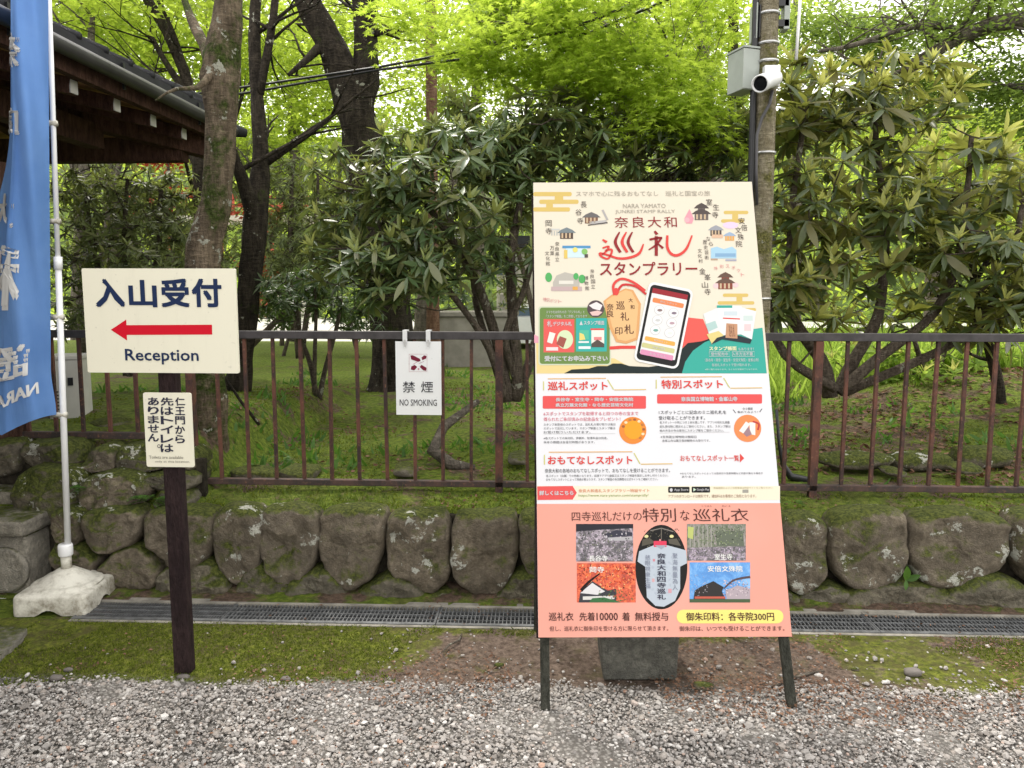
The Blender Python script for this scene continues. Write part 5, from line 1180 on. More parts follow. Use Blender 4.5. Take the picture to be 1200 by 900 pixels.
tree('broadleaf_tree', 'brown lichen-spotted trunk bending right directly behind the reception sign',
     [[(247,576,4.5,62),(246,556,4.5,48),(246,520,4.5,42),(243,450,4.5,40),(238,380,4.5,40),(235,318,4.5,41),(241,278,4.5,39),(254,238,4.5,34),(258,200,4.5,34),(260,130,4.5,35),(256,92,4.5,43),(262,55,4.5,34),(268,0,4.5,30),(274,-80,4.6,28),(290,-260,4.8,14)],
      [(255,80,4.5,24),(240,55,4.6,14),(222,20,4.8,9),(205,-40,5,6)], [(258,70,4.5,12),(232,110,4.3,6),(208,98,4.2,4),(182,118,4.1,2)],
      [(243,560,4.5,26),(262,570,4.35,14),(290,566,4.35,5)]], M['bark1'], None, 'garden trees behind the fence', seed=3, rough=.16, n=18,
     )
tree('broadleaf_tree', 'slender dark forked tree between the reception sign and the big double trunk',
     [[(278,460,6.4,34),(283,420,6.4,25),(288,390,6.4,24),(292,330,6.4,26),(300,262,6.4,28),(306,180,6.5,18),(301,110,6.5,15),(297,40,6.6,13),(300,0,6.7,12),(306,-120,6.8,8)],
      [(300,262,6.4,22),(287,215,6.3,15),(275,185,6.2,12),(262,150,6.2,9)], [(304,110,6.5,10),(316,50,6.5,9),(324,-10,6.6,8),(330,-100,6.7,5)]], M['bark_dark'], None, 'garden trees behind the fence', ntw=5, seed=5)
tree('broadleaf_tree', 'massive dark double-trunk tree rising behind the no smoking sign',
     [[(456,476,8,70),(458,452,8,48),(460,390,8,46),(457,340,8,48),(449,300,8,46),(436,230,8,44),(423,165,8,44),(416,118,8,46),(398,73,8,32),(378,35,8,31),(358,0,8,32),(340,-60,8.2,28),(318,-200,8.4,18)],
      [(420,125,8,34),(427,95,8,30),(430,55,8,27),(426,0,8,26),(421,-80,8,22),(428,-220,8,12)], [(380,50,8,12),(360,70,7.8,8),(338,88,7.6,4)], [(432,40,8,9),(465,36,7.8,6),(500,34,7.6,3)]], M['bark_dark'], None, 'garden trees behind the fence', ntw=6, seed=8, rough=.2, n=18)
tree('cedar_tree', 'straight reddish cedar trunk right of the double-trunk tree',
     [[(508,440,10,17),(507,300,10,14),(506,150,10,13),(505,0,10,13),(505,-200,10,10)]], M['bark_red'], None, 'garden trees behind the fence', seed=11, rough=.06)
tree('broadleaf_tree', 'grey leaning trunk seen low beside the white clips of the no smoking sign',
     [[(498,430,12,36),(497,380,12,27),(503,335,12,24),(514,290,12,20),(530,235,12,15),(540,160,12,12)]], M['bark_grey'], None, 'garden trees behind the fence', ntw=4, seed=13)
tree('broadleaf_tree', 'thin grey tree slanting over the temple eaves at upper left',
     [[(240,430,8.6,14),(236,300,8.6,13),(233,200,8.6,13),(228,125,8.6,12),(215,80,8.6,12),(195,35,8.7,11),(160,-20,8.8,10),(120,-120,9,6)], [(228,125,8.6,9),(205,90,8.5,8),(186,60,8.5,6),(176,40,8.5,5)], [(222,100,8.6,7),(205,40,8.5,5),(185,0,8.5,4)]], M['bark_dark'],
     {'blobs': [(180,20,9.5,140,70,2.0,6200),(60,0,10,110,60,2.0,3200),(320,50,10.5,100,80,1.6,4200),(420,40,10.5,70,60,1.4,1800)], 'm': M['maple_far'], 'size': .085, 'spray': .4}, 'garden trees behind the fence', ntw=7, seed=17)
tree('broadleaf_tree', 'pale upright trunk above the temple roof ridge',
     [[(130,420,12,16),(132,300,12,14),(133,100,12,13),(132,0,12,12),(134,-150,12,9)]], M['bark_grey'],
     {'blobs': [(130,60,13,150,90,2.0,5000),(230,150,13,70,60,1.5,1500)], 'm': M['maple_far'], 'size': .11, 'spray': .5}, 'garden trees behind the fence', ntw=5, seed=19)
tree('broadleaf_tree', 'brown trunk standing just right of the flag pole under the eaves',
     [[(100,420,8,18),(98,330,8,15),(97,250,8,14),(99,190,8,13),(103,120,8.2,10),(108,20,8.4,7)], [(112,400,7.6,9),(120,300,7.6,8),(132,220,7.7,7),(150,160,7.8,5)]], M['bark_grey'], None, 'garden trees behind the fence', ntw=5, seed=23)
# the bright maple that droops over the middle
tree('maple_tree', 'bright yellow-green maple with drooping layered sprays over the poster stand',
     [[(842,440,7.6,24),(835,320,7.6,20),(829,180,7.5,16),(824,60,7.4,14),(822,0,7.4,13),(820,-90,7.4,12)],
      [(823,-20,7.4,9),(760,-10,7.0,8),(700,20,6.6,6),(640,30,6.3,4),(560,25,6.1,2)], [(821,-50,7.4,8),(790,40,6.6,6),(770,100,6.2,4),(830,160,5.9,2)], [(700,20,6.6,5),(740,60,6.3,4),(800,120,6.1,2)], [(640,-40,6.8,6),(600,30,6.5,4),(560,70,6.3,2)]], M['bark_grey'],
     {'blobs': [(690,40,6.3,170,50,.9,5200),(600,20,6.6,140,45,.9,3600),(750,85,6.1,95,45,.6,3400),(800,130,5.9,60,30,.45,1900),(835,165,5.7,36,14,.3,650),(720,0,6.4,170,35,.9,3000),(530,20,6.9,90,45,.9,2000),(640,90,6.4,80,20,.5,900)], 'm': M['maple'], 'size': .048, 't': MAPLE, 'spray': .24, 'per': 30, 'flat': .12, 'droop': -.35}, 'garden trees behind the fence', ntw=12, tl=1.1, seed=29)
tree('broadleaf_tree', 'dark short trunk piece seen between maple and utility pole boxes',
     [[(862,440,13,14),(860,300,13,13),(859,150,13,12),(859,30,13,11),(858,-80,13,9)]], M['bark_dark'],
     {'blobs': [(840,30,14,110,70,2.0,2400),(880,180,14,60,70,1.8,900)], 'm': M['maple_far'], 'size': .11, 'spray': .5}, 'garden trees behind the fence', ntw=7, seed=31)
tree('broadleaf_tree', 'spreading tree with a long grey bough crossing the upper right sky',
     [[(1330,440,11,60),(1320,250,11,50),(1300,80,11,42),(1290,-60,11,30)],
      [(1300,60,11,22),(1240,20,11,20),(1191,20,11,17),(1129,38,11,15),(1067,80,11,12),(1020,108,11,8),(980,118,11,5)], [(1129,38,11,9),(1080,20,11,7),(1010,55,11,6),(960,60,11,4)], [(1240,20,11,12),(1180,-20,11,9),(1100,-40,11,6)], [(1295,120,11,14),(1240,110,10.8,10),(1180,100,10.6,6)]], M['bark_grey'],
     {'blobs': [(1150,40,11.5,130,60,1.8,5200),(1050,20,12,100,40,1.5,2400),(1190,120,11,60,45,1.2,2000),(1090,105,12,100,30,1.2,1600),(960,30,12,60,35,1.2,900)], 'm': M['green_far'], 'size': .09, 'spray': .38}, 'garden trees behind the fence', ntw=9, tl=1.6, seed=37)
tree('broadleaf_tree', 'slim twisting dark tree standing alone at the right edge behind the fence',
     [[(1172,495,6.2,20),(1173,470,6.2,13),(1168,440,6.2,12),(1160,405,6.2,12),(1146,375,6.2,11),(1141,345,6.2,10),(1143,320,6.2,9),(1135,290,6.2,6)], [(1143,330,6.2,7),(1160,300,6.2,5),(1175,270,6.2,4)], [(1146,375,6.2,7),(1120,350,6.2,5),(1090,345,6.2,3)]], M['bark_dark'], None, 'garden trees behind the fence', ntw=3, tl=.5, seed=41)
tree('maple_tree', 'small red-leaved maple glimpsed below the temple eaves and left of the brown trunk',
     [[(205,400,8.8,6),(203,300,8.8,5),(200,220,8.8,4),(196,185,8.8,3)]], M['bark_grey'], {'blobs': [(196,188,8.8,26,9,.3,260),(212,225,8.8,22,8,.3,150),(308,310,8.8,16,16,.3,160),(300,245,8.8,20,7,.3,120)], 'm': M['redleaf'], 'size': .06, 'spray': .16, 'per': 14}, 'garden trees behind the fence', seed=47, n=6)
# background canopy trees
for i, (lab, px, Y, blobs, mm, sz) in enumerate((
    ('bright background tree filling the gap left of the double trunk', 345, 16, [(350,60,16,90,90,2.5,4500),(340,170,16,70,60,2,2200)], 'maple_far', .14),
    ('bright background tree right of the double trunk, behind the cables', 560, 17, [(560,50,17,130,90,2.5,6000),(500,170,17,70,60,2,1800)], 'maple_far', .14),
    ('pale background tree behind the drooping maple', 740, 18, [(740,60,18,120,100,2.5,4500)], 'green_far', .15),
    ('pale green background tree behind the utility pole', 930, 19, [(920,60,19,100,110,2.5,3300)], 'green_far', .16),
    ('light green background tree behind the right bough', 1090, 20, [(1090,150,20,130,90,3,4000)], 'maple_far', .17),
    ('light green background tree at the right frame edge', 1220, 18, [(1210,190,18,90,120,3,3600)], 'maple_far', .15),
    ('yellow-green background tree above the temple roof', 90, 18, [(80,40,18,110,100,3,3800)], 'green_far', .15),
    ('background tree low behind the slender forked tree', 240, 17, [(240,120,17,90,80,2.5,3800)], 'maple_far', .14))):
    tree('broadleaf_tree', lab, [[(px,400,Y,16),(px+4,250,Y,14),(px-3,120,Y,12),(px+5,0,Y,9),(px,-80,Y,5)]], M['bark_grey'], {'blobs': blobs, 'm': M[mm], 'size': sz, 'spray': .55}, 'bright background trees', ntw=5, tl=2.5, seed=50+i, n=8)
# woodland on the slope
g = np.random.default_rng(77); n_ = 52000
X = g.uniform(-48, 48, n_); Yy = g.uniform(30, 60, n_); ht = np.array([hhill(a, b) for a, b in zip(X, Yy)])
Zz = ht + g.random(n_)**1.3*(7+4*np.array([nz(a, b, 0, .12) for a, b in zip(X, Yy)]))*1.15
cl = np.array([nz(a, b, c, .35) for a, b, c in zip(X, Yy, Zz)]) > -.12; P = np.stack([X, Yy, Zz], 1)[cl]
d = g.normal(0, 1, (len(P), 3)); up = np.tile([0, 0, 1.], (len(P), 1))+g.normal(0, .5, (len(P), 3))
np_obj('woodland', leaf_mesh('woodland', P, d, up, g.uniform(.3, .6, len(P)), SIMPLE[0], SIMPLE[1], [M['maple_far'], M['green_far']], g.random(len(P)), g.integers(0, 2, len(P))), kind='stuff', label='bright green woodland rising on the far slope')

# ------------------------------------------------------------------ rhododendrons
def rhodo(name, label, base_px, stems, blobs, nros, mats, L, seed, group=None, tmpl=(RH, RHY), young=.45, keep=300, twist=.0):
    g = np.random.default_rng(seed); rg = random.Random(seed)
    base = at(*base_px); e = empty(name, base, label, 'shrub', group); off = np.array(base)
    tips = []; tot = sum(b[6] for b in blobs)
    for (px, py, Y, rx, rz, dy, wgt) in blobs:
        c = np.array(at(px, py, Y)); R = np.array([rx*mpp(Y), dy, rz*mpp(Y)]); k = int(nros*wgt/tot)
        q = g.normal(0, 1, (k, 3)); q /= np.linalg.norm(q, axis=1, keepdims=True); q *= g.random((k, 1))**.38; tips += list(c+q*R)
    # stems
    SP = []
    for i, pth in enumerate(stems):
        mb = MB(); P, R = limb(mb, pth, M['stem'], 8, .1, seed+i, wiggle=.03); mb.build('stem', e); SP += [(p_, r_) for p_, r_ in list(zip(P, R))[len(P)//3:]]
    tw = MB(); nodes = [Vector(p_) for p_, _ in SP]
    order = sorted(range(len(tips)), key=lambda i: min((Vector(tips[i])-n0).length_squared for n0 in nodes))
    tdir = [None]*len(tips)
    for i in order:
        tp_ = Vector(tips[i]); j = min(range(len(nodes)), key=lambda k: (nodes[k]-tp_).length_squared+ (0 if nodes[k].z < tp_.z+.05 else .3)); a = nodes[j]
        mid_ = (a+tp_)/2+Vector((rg.uniform(-.05,.05), rg.uniform(-.05,.05), rg.uniform(-.09,.0)))*min(1, (tp_-a).length*2)
        r = .004+.006*min(1, (tp_-a).length)
        tw.tube([a, (a+mid_)/2, mid_, (mid_+tp_)/2+Vector((0,0,-.01)), tp_], [r*1.3, r*1.15, r, r*.85, r*.7], M['stem'], 4, cap=False)
        if len(nodes) < 900: nodes += [mid_, (mid_+tp_)/2]
        tdir[i] = (tp_-mid_).normalized()
    tw.build('branches', e, kind='stuff')
    rows = []
    for i, tp_ in enumerate(tips):
        ax = (tdir[i]*.7+Vector((rg.uniform(-.25,.25), rg.uniform(-.35,.1), 1.0))).normalized(); r1 = ax.orthogonal().normalized(); r2 = ax.cross(r1)
        k = rg.randint(8, 13); a0 = rg.random()*6.28; sc = rg.uniform(.6, 1.25); dr = rg.uniform(-.6, .4)
        for j in range(k):
            a = a0+2*pi*j/k+rg.uniform(-.35, .35); el = dr+rg.uniform(-.45, .4)
            d_ = (r1*cos(a)+r2*sin(a))*cos(el)+ax*sin(el); rows.append((Vector(tp_)-ax*rg.uniform(0, .03), d_, ax+Vector((rg.uniform(-.35,.35), rg.uniform(-.35,.35), 0)), L*sc*rg.uniform(.55, 1.15), 0, rg.randrange(12)))
        if rg.random() < young:
            for j in range(rg.randint(4, 6)):
                a = a0+j*1.2+rg.uniform(-.2,.2); el = rg.uniform(.75, 1.25); d_ = (r1*cos(a)+r2*sin(a))*cos(el)+ax*sin(el)
                rows.append((Vector(tp_)+ax*.01, d_, -(r1*cos(a)+r2*sin(a)), L*.72*sc*rg.uniform(.5, 1.15), 1, rg.randrange(12)))
    rows.sort(key=lambda r: (Vector(r[0])-CP).length/(r[3]/L))
    tm = []
    for k, (tt, m) in enumerate(((tmpl[0], mats[0]), (tmpl[1], mats[1]))):
        tm.append([np_mesh('leaf_shape', np.array(q[0], float), np.array(q[1]), [m], smoothed=True) for q in tt])
    # the leaves that show largest are parts of their own
    for (tp_, d_, u_, l_, kd, vr) in rows[:keep]:
        d_ = Vector(d_).normalized(); s_ = d_.cross(Vector(u_)).normalized(); n2 = s_.cross(d_); o = bpy.data.objects.new('leaf', tm[kd][vr % len(tm[kd])]); COL.objects.link(o); o.parent = e
        q = Vector(tp_)-base
        o.matrix_local = Matrix(((d_.x*l_, s_.x*l_, n2.x*l_, q.x), (d_.y*l_, s_.y*l_, n2.y*l_, q.y), (d_.z*l_, s_.z*l_, n2.z*l_, q.z), (0,0,0,1)))
    rest = rows[keep:]
    for kd in (0, 1):
        nv = len(tmpl[kd]); Vs, Fs, Rs, b = [], [], [], 0
        for v in range(nv):
            q_ = [r for r in rest if r[4] == kd and r[5] % nv == v]
            if not q_: continue
            d, s_, n2 = frames(np.array([list(r[1]) for r in q_]), np.array([list(r[2]) for r in q_])); tv = np.asarray(tmpl[kd][v][0], float); tf = np.asarray(tmpl[kd][v][1])
            VV = (np.array([list(r[0]) for r in q_])-off)[:, None] + np.array([r[3] for r in q_])[:, None, None]*(tv[None,:,0:1]*d[:,None]+tv[None,:,1:2]*s_[:,None]+tv[None,:,2:3]*n2[:,None])
            Vs.append(VV.reshape(-1, 3)); Fs.append((tf[None]+(np.arange(len(q_))*len(tv))[:,None,None]).reshape(-1, tf.shape[1])+b); b += len(q_)*len(tv); Rs.append(np.repeat(g.random(len(q_)), len(tf)))
        if Vs: np_obj('foliage' if kd == 0 else 'young_foliage', np_mesh('foliage', np.concatenate(Vs), np.concatenate(Fs), [mats[kd]], np.concatenate(Rs), smoothed=True), e, kind='stuff')
    return e
rhodo('rhododendron_bush', 'large dark-leaved rhododendron with pale green shoots left of the poster top', (600,470,5.9),
      [[(598,470,5.9,14),(590,430,5.9,12),(575,380,5.9,12),(560,330,5.8,11),(530,280,5.7,9),(500,240,5.6,7)], [(602,470,5.9,14),(607,420,5.9,13),(600,370,5.9,12),(598,300,5.9,11),(610,230,5.9,8),(600,170,5.9,6)],
       [(606,468,6.0,12),(622,420,6.0,11),(640,360,6.0,10),(670,300,6.0,8),(720,220,6.0,6)], [(594,470,5.8,10),(575,410,5.7,9),(540,360,5.6,8),(505,310,5.5,7),(480,270,5.4,5)], [(604,450,5.9,9),(590,390,5.8,8),(612,350,5.8,7),(625,300,5.8,6)],
       [(596,460,5.9,9),(570,400,5.9,8),(555,350,6,7),(552,280,6,6),(560,200,6,5)]],
      [(530,215,5.6,110,75,.6,60),(600,160,6.0,110,60,.5,46),(470,310,5.3,75,50,.4,34),(690,165,6.2,130,55,.6,56),(810,190,6.2,90,60,.5,50),(430,220,5.6,75,60,.4,26),(570,290,5.6,70,40,.4,16),(860,150,6.3,60,40,.4,20),(640,230,6.3,60,40,.4,16),(400,300,5.5,40,40,.3,10)], 760, (M['rh_dark'], M['rh_young']), .155, 101, 'rhododendrons behind the fence', young=.6)
rhodo('rhododendron_bush', 'tall bronze and gold rhododendron right of the utility pole', (980,470,5.8),
      [[(975,465,5.8,18),(965,420,5.8,15),(930,380,5.7,13),(920,320,5.7,10),(930,240,5.7,8),(940,150,5.8,6)], [(985,462,5.9,18),(1000,420,5.9,15),(1030,370,5.9,13),(1040,300,5.9,10),(1030,200,5.9,8),(1020,110,5.9,5)],
       [(980,460,5.8,14),(1040,410,5.8,13),(1090,380,5.8,11),(1120,320,5.8,9),(1130,240,5.8,7),(1140,160,5.8,5)], [(990,460,6,12),(1060,430,6,11),(1130,400,6,10),(1180,330,6,8),(1200,240,6,6)], [(978,455,5.7,12),(930,430,5.6,11),(905,400,5.6,10),(900,350,5.6,7)]],
      [(945,120,5.9,50,50,.5,26),(1030,125,6.0,80,65,.6,46),(1120,210,6.1,80,50,.6,40),(1230,240,6.2,60,80,.6,30),(980,230,5.7,95,60,.5,44),(1080,290,5.7,120,60,.5,54),(950,340,5.6,70,45,.4,24),(1190,340,5.8,70,60,.5,36),(1100,370,6.1,120,30,.5,20)], 480, (M['rhr_dark'], M['rhr_young']), .195, 103, 'rhododendrons behind the fence', young=.7)
rhodo('rhododendron_bush', 'narrow-leaved olive bush left of the brown trunk above the reception sign', (150,440,6.2),
      [[(150,440,6.2,10),(140,380,6.2,9),(110,300,6.2,7),(100,230,6.2,5)], [(155,440,6.2,10),(170,370,6.2,9),(185,300,6.2,7),(190,220,6.2,5)], [(152,440,6.2,10),(150,360,6.1,8),(145,280,6.1,6),(150,210,6.1,4)]],
      [(100,290,6.2,50,80,.5,50),(160,290,6.0,70,80,.5,80),(205,250,6.4,40,60,.4,30),(130,220,6.4,70,40,.5,40),(110,370,6,50,35,.4,24)], 620, (M['olive'], M['rh_young']), .10, 107, 'rhododendrons behind the fence', tmpl=(NARROW, NARROW), young=.4)
rhodo('evergreen_bush', 'small glossy bush growing on the moss left of the double trunk', (372,470,6.6),
      [[(372,470,6.6,7),(366,430,6.6,6),(350,390,6.6,5),(345,350,6.6,4)], [(374,470,6.6,7),(380,430,6.6,6),(395,390,6.6,5),(400,350,6.6,4)], [(370,470,6.6,6),(368,420,6.5,5),(372,370,6.5,4),(368,330,6.5,3)]],
      [(350,340,6.5,45,28,.4,40),(395,330,6.7,45,35,.4,30),(320,360,6.7,30,25,.3,18),(420,370,6.9,30,30,.3,16)], 190, (M['bush'], M['bush']), .11, 109, None, tmpl=(NARROW, NARROW), young=.2, keep=200)
rhodo('evergreen_bush', 'loose light bush between the slender forked tree and the double trunk', (350,420,8.6),
      [[(350,420,8.6,8),(345,340,8.6,7),(340,260,8.6,6),(345,180,8.6,4)], [(352,420,8.6,8),(365,340,8.6,6),(372,260,8.6,5),(370,190,8.6,3)]],
      [(345,240,8.6,45,60,.6,60),(380,300,8.4,40,50,.5,40),(335,300,8.4,30,40,.5,30)], 380, (M['olive'], M['rh_young']), .10, 113, None, tmpl=(NARROW, NARROW), young=.5, keep=60)
rhodo('evergreen_bush', 'broad olive bush filling the gap behind the slender forked tree', (270,420,9.5),
      [[(270,420,9.5,8),(262,340,9.5,7),(255,260,9.5,6)], [(275,420,9.5,8),(300,330,9.5,6),(330,250,9.5,5)], [(280,420,9.5,8),(360,340,9.5,6),(410,270,9.5,5)]],
      [(215,260,9.5,60,60,.8,40),(300,220,9.6,70,60,.8,40),(400,230,9.8,70,60,.8,40),(330,320,9.4,80,35,.6,30)], 420, (M['olive'], M['rh_young']), .15, 117, None, tmpl=(NARROW, NARROW), young=.5, keep=40)
rhodo('evergreen_bush', 'light green bush standing in front of the cream building', (640,400,11.5),
      [[(630,410,11.5,7),(620,340,11.5,6),(600,270,11.5,5)], [(650,410,11.5,7),(700,330,11.5,6),(760,250,11.5,5)]],
      [(560,250,11.5,60,50,.8,30),(600,230,11.5,70,40,.8,30),(700,240,11.5,90,60,.8,40),(600,345,12,22,25,.5,10),(830,240,11.5,80,80,.8,30)], 330, (M['olive'], M['rh_young']), .17, 119, None, tmpl=(NARROW, NARROW), young=.5, keep=40)
rhodo('evergreen_bush', 'low shrub row in front of the pale paving behind the double trunk', (470,425,13),
      [[(420,425,13,5),(415,390,13,4),(400,370,13,3)], [(470,425,13,5),(480,390,13,4),(500,370,13,3)], [(330,425,13,5),(340,390,13,4),(350,370,13,3)]],
      [(330,365,13,40,22,.5,24),(430,370,13,50,26,.5,30),(500,350,13,50,40,.5,30),(560,340,13,40,40,.5,24)], 240, (M['bush'], M['rh_young']), .15, 121, None, tmpl=(NARROW, NARROW), young=.5, keep=30)
rhodo('evergreen_bush', 'mid green shrub wall on the slope behind all the shrubs', (300,400,15.5),
      [[(200,410,15.5,6),(200,330,15.5,5),(190,260,15.5,4)], [(330,410,15.5,6),(335,330,15.5,5),(340,250,15.5,4)], [(470,410,15.5,6),(475,330,15.5,5),(480,250,15.5,4)]],
      [(200,300,15.5,90,70,.8,50),(350,290,15.5,90,60,.8,50),(480,270,15.5,80,80,.8,50),(120,250,15.5,60,70,.8,30)], 560, (M['olive'], M['rh_young']), .24, 122, None, tmpl=(NARROW, NARROW), young=.6, keep=30)
# bright bush far right low
rhodo('evergreen_bush', 'yellow-green bush low behind the right part of the fence', (1090,480,7.2),
      [[(1088,470,7.2,8),(1080,430,7.2,7),(1070,390,7.2,5)], [(1092,470,7.2,8),(1100,430,7.2,7),(1115,390,7.2,5)]],
      [(1090,440,7.2,60,30,.5,60),(1150,410,7.6,60,40,.5,40),(1030,420,7.6,60,30,.5,30)], 200, (M['bright_grass'], M['rhr_young']), .14, 127, None, young=.5, keep=120)

# ------------------------------------------------------------------ ground cover
def blades(name, xs, ys, zs, ln, m, seed, spread=.5, wd=.10, **t):
    g = np.random.default_rng(seed); n = len(xs); d = np.stack([g.normal(0, spread, n), g.normal(0, spread, n), np.ones(n)], 1); up = g.normal(0, 1, (n, 3))
    tv = [(0,-wd,0),(0,wd,0),(.6,wd*.7,.05),(1,0,.18),(.6,-wd*.7,.05)]; tf = [(0,1,2),(0,2,4),(4,2,3)]
    np_obj(name, leaf_mesh(name, np.stack([xs, ys, zs], 1), d, up, ln, tv, tf, [m], g.random(n)), kind='stuff', **t)
g = np.random.default_rng(15)
n_ = 60000; xs = g.uniform(-2.3, 2.4, n_); ys = g.uniform(2.72, 3.33, n_)
f_ = np.array([nz(a, b, 4, 1.9)*1.0+nz(a, b, 1, 7)*.45 for a, b in zip(xs, ys)])
left = np.clip((-.35-xs)/.4, 0, 1); drn = np.clip((ys-3.12)/.15, 0, 1)*.55; rgt = np.clip((xs-1.2)/.5, 0, 1)*np.clip((ys-2.95)/.2, 0, 1)*.55
kp = (f_+np.maximum(np.maximum(left, drn), rgt)*1.0 > .72) & (ys > np.array([gedge(a) for a in xs])-.01); xs, ys = xs[kp], ys[kp]
zs = np.array([hfront(a, b) for a, b in zip(xs, ys)]); blades('moss', xs, ys, zs-.001, g.uniform(.005, .013, len(xs)), M['mossleaf'], 21, .7, .22, label='green moss carpet in front of the drain')
n_ = 46000; xs = g.uniform(-3.2, 3.6, n_); ys = 3.82+g.random(n_)**1.7*5; f_ = np.array([nz(a, b, 2, 1.3)+nz(a, b, 1, 5)*.6 for a, b in zip(xs, ys)]); kp = f_ > -.1
xs, ys = xs[kp], ys[kp]; zs = np.array([hgard(a, b) for a, b in zip(xs, ys)]); blades('moss', xs, ys, zs-.002, g.uniform(.008, .024, len(xs)), M['mossleaf'], 23, .7, .2, label='moss covering the garden behind the fence')
n_ = 700; xs = np.concatenate([g.uniform(-1.8, 3.3, n_), g.normal(-1.2, .25, 350), g.normal(.9, .5, 150)]); ys = g.uniform(3.82, 4.08, len(xs)); zs = np.array([hgard(a, b) for a, b in zip(xs, ys)]); blades('grass', xs, ys, zs, g.uniform(.012, .05, len(xs)), M['grass'], 25, .5, .05, label='short grass tufts along the top of the stone wall')
n_ = 12000; xs = g.uniform(1.5, 9, n_); ys = g.uniform(7.2, 12, n_); zs = np.array([hgard(a, b) for a, b in zip(xs, ys)]); blades('grass', xs, ys, zs, g.uniform(.12, .38, len(xs)), M['bright_grass'], 27, .4, .04, label='bright long grass beyond the right shrubs')
def litter(name, x0, x1, y0, y1, n, hf, sz, seed, m, lab, lift=.004):
    g = np.random.default_rng(seed); xs = g.uniform(x0, x1, n); ys = g.uniform(y0, y1, n); kp = np.array([nz(a, b, 7, 1.6) for a, b in zip(xs, ys)]) > -.05+0*xs; xs, ys = xs[kp], ys[kp]; n = len(xs)
    zs = np.array([hf(a, b) for a, b in zip(xs, ys)])+lift; d = np.stack([g.normal(0,1,n), g.normal(0,1,n), g.normal(0,.25,n)], 1); up = np.tile([0,0,1.], (n,1))+g.normal(0,.4,(n,3))
    np_obj(name, leaf_mesh(name, np.stack([xs, ys, zs], 1), d, up, sz*g.uniform(.6, 1.3, n), SIMPLE[0], SIMPLE[1], [m], g.random(n)), kind='stuff', label=lab)
litter('fallen_leaves', -.6, 2.2, 2.62, 3.3, 2900, lambda a, b: .008 if b > 2.8 else .016, .016, 31, M['litter'], 'small dry leaves on soil and gravel around the stand')
litter('fallen_leaves', -2.4, 2.4, 2.85, 3.7, 900, lambda a, b: .010 if b < 3.34 or b > 3.56 else .008, .016, 46, M['litter'], 'dry leaf bits over the moss strip and drain')
litter('fallen_leaves', -2.1, 2.2, 2.2, 2.85, 700, lambda a, b: .018, .014, 32, M['litter'], 'dry leaf bits on the gravel')
litter('fallen_leaves', -.2, 1.5, 2.55, 2.9, 1100, lambda a, b: .014, .017, 38, M['litter'], 'reddish brown leaf bits along the back edge of the gravel')
litter('fallen_leaves', -2.0, 2.2, 2.72, 2.9, 900, lambda a, b: .012, .015, 39, M['litter'], 'leaf bits along the gravel edge')
litter('fallen_leaves', .9, 5.5, 4.2, 8, 6500, hgard, .05, 33, M['litter'], 'pinkish brown leaf litter under the right shrubs', .01)
litter('fallen_leaves', -2.5, .9, 4.1, 9, 3500, hgard, .035, 34, M['litter'], 'brown leaf litter on the garden moss', .008)
n_ = 9000; xs = g.uniform(-3.5, 3.5, n_); ys = g.uniform(4.2, 11, n_); kp = np.array([nz(a, b, 9, .9)+nz(a, b, 3, 3)*.4 for a, b in zip(xs, ys)]) > .22; xs, ys = xs[kp], ys[kp]; zs = np.array([hgard(a, b) for a, b in zip(xs, ys)]); blades('ground_cover', xs, ys, zs, g.uniform(.03, .10, len(xs)), M['fern'], 45, .8, .16, label='patches of low leafy ground cover on the mossy garden bank')
litter('fallen_leaves', -3, 3.5, 3.80, 4.05, 1600, hgard, .02, 35, M['litter'], 'brown leaves along the top of the wall', .006)

# single rocks
for i, (px, py, Y, rx, rz, lab) in enumerate((
    (300,556,4.32,30,9,'flat mossy rock behind the fence foot, nearest the reception sign'), (475,550,4.3,14,7,'small tan stone behind the fence under the no smoking sign'),
    (352,554,4.35,22,8,'flat mossy rock behind the fence below the small glossy bush'), (1000,540,4.6,42,10,'long low mossy rock just right of the black pipe'), (1075,540,4.7,36,11,'mossy rounded rock in the middle of the right fence bay'),
    (1150,535,4.8,34,12,'mossy rock near the right frame edge behind the fence'), (1128,548,4.4,16,5,'pale slanting stone among leaves behind the right fence'), (1045,552,4.45,12,4,'little pale stone low behind the right fence'),
    (608,536,4.7,12,6,'pinkish stone beside the fence post left of the poster'), (160,540,4.5,26,10,'dark rock behind the notice plate, above the wall'), (130,498,4.6,22,8,'grey flat rock beside the air conditioner'))):
    c = at(px, py, Y); rock('rock', c, (rx*mpp(Y), .10+.02*(i % 3), rz*mpp(Y)), SM if 'mossy' in lab or 'dark' in lab else SL, 200+i, label=lab, cat='rock', group='rocks on the garden ground')
for i, (px, py, r, lab) in enumerate(((824,807,.024,'tan flat cobble on the soil right of the concrete block'), (80,786,.012,'small white pebble alone on the moss at far left'), (66,796,.016,'pale stone at the left end of the gravel edge'), (335,797,.014,'upright grey stone at the gravel edge below the wall'),
    (585,781,.013,'white pebble on bare soil left of the stand leg'), (1070,790,.022,'pale cobble on the soil at right'), (1002,785,.010,'small grey pebble on moss right of the stand'), (215,795,.016,'reddish stone against the foot of the sign post'))):
    c = onz(px, py); rock('rock', (c.x, c.y, r*.35), (r*1.6, r, r*.7), S if 'tan' in lab else GRAV, 300+i, sub=2, label=lab, cat='rock', group='single pebbles on the soil')
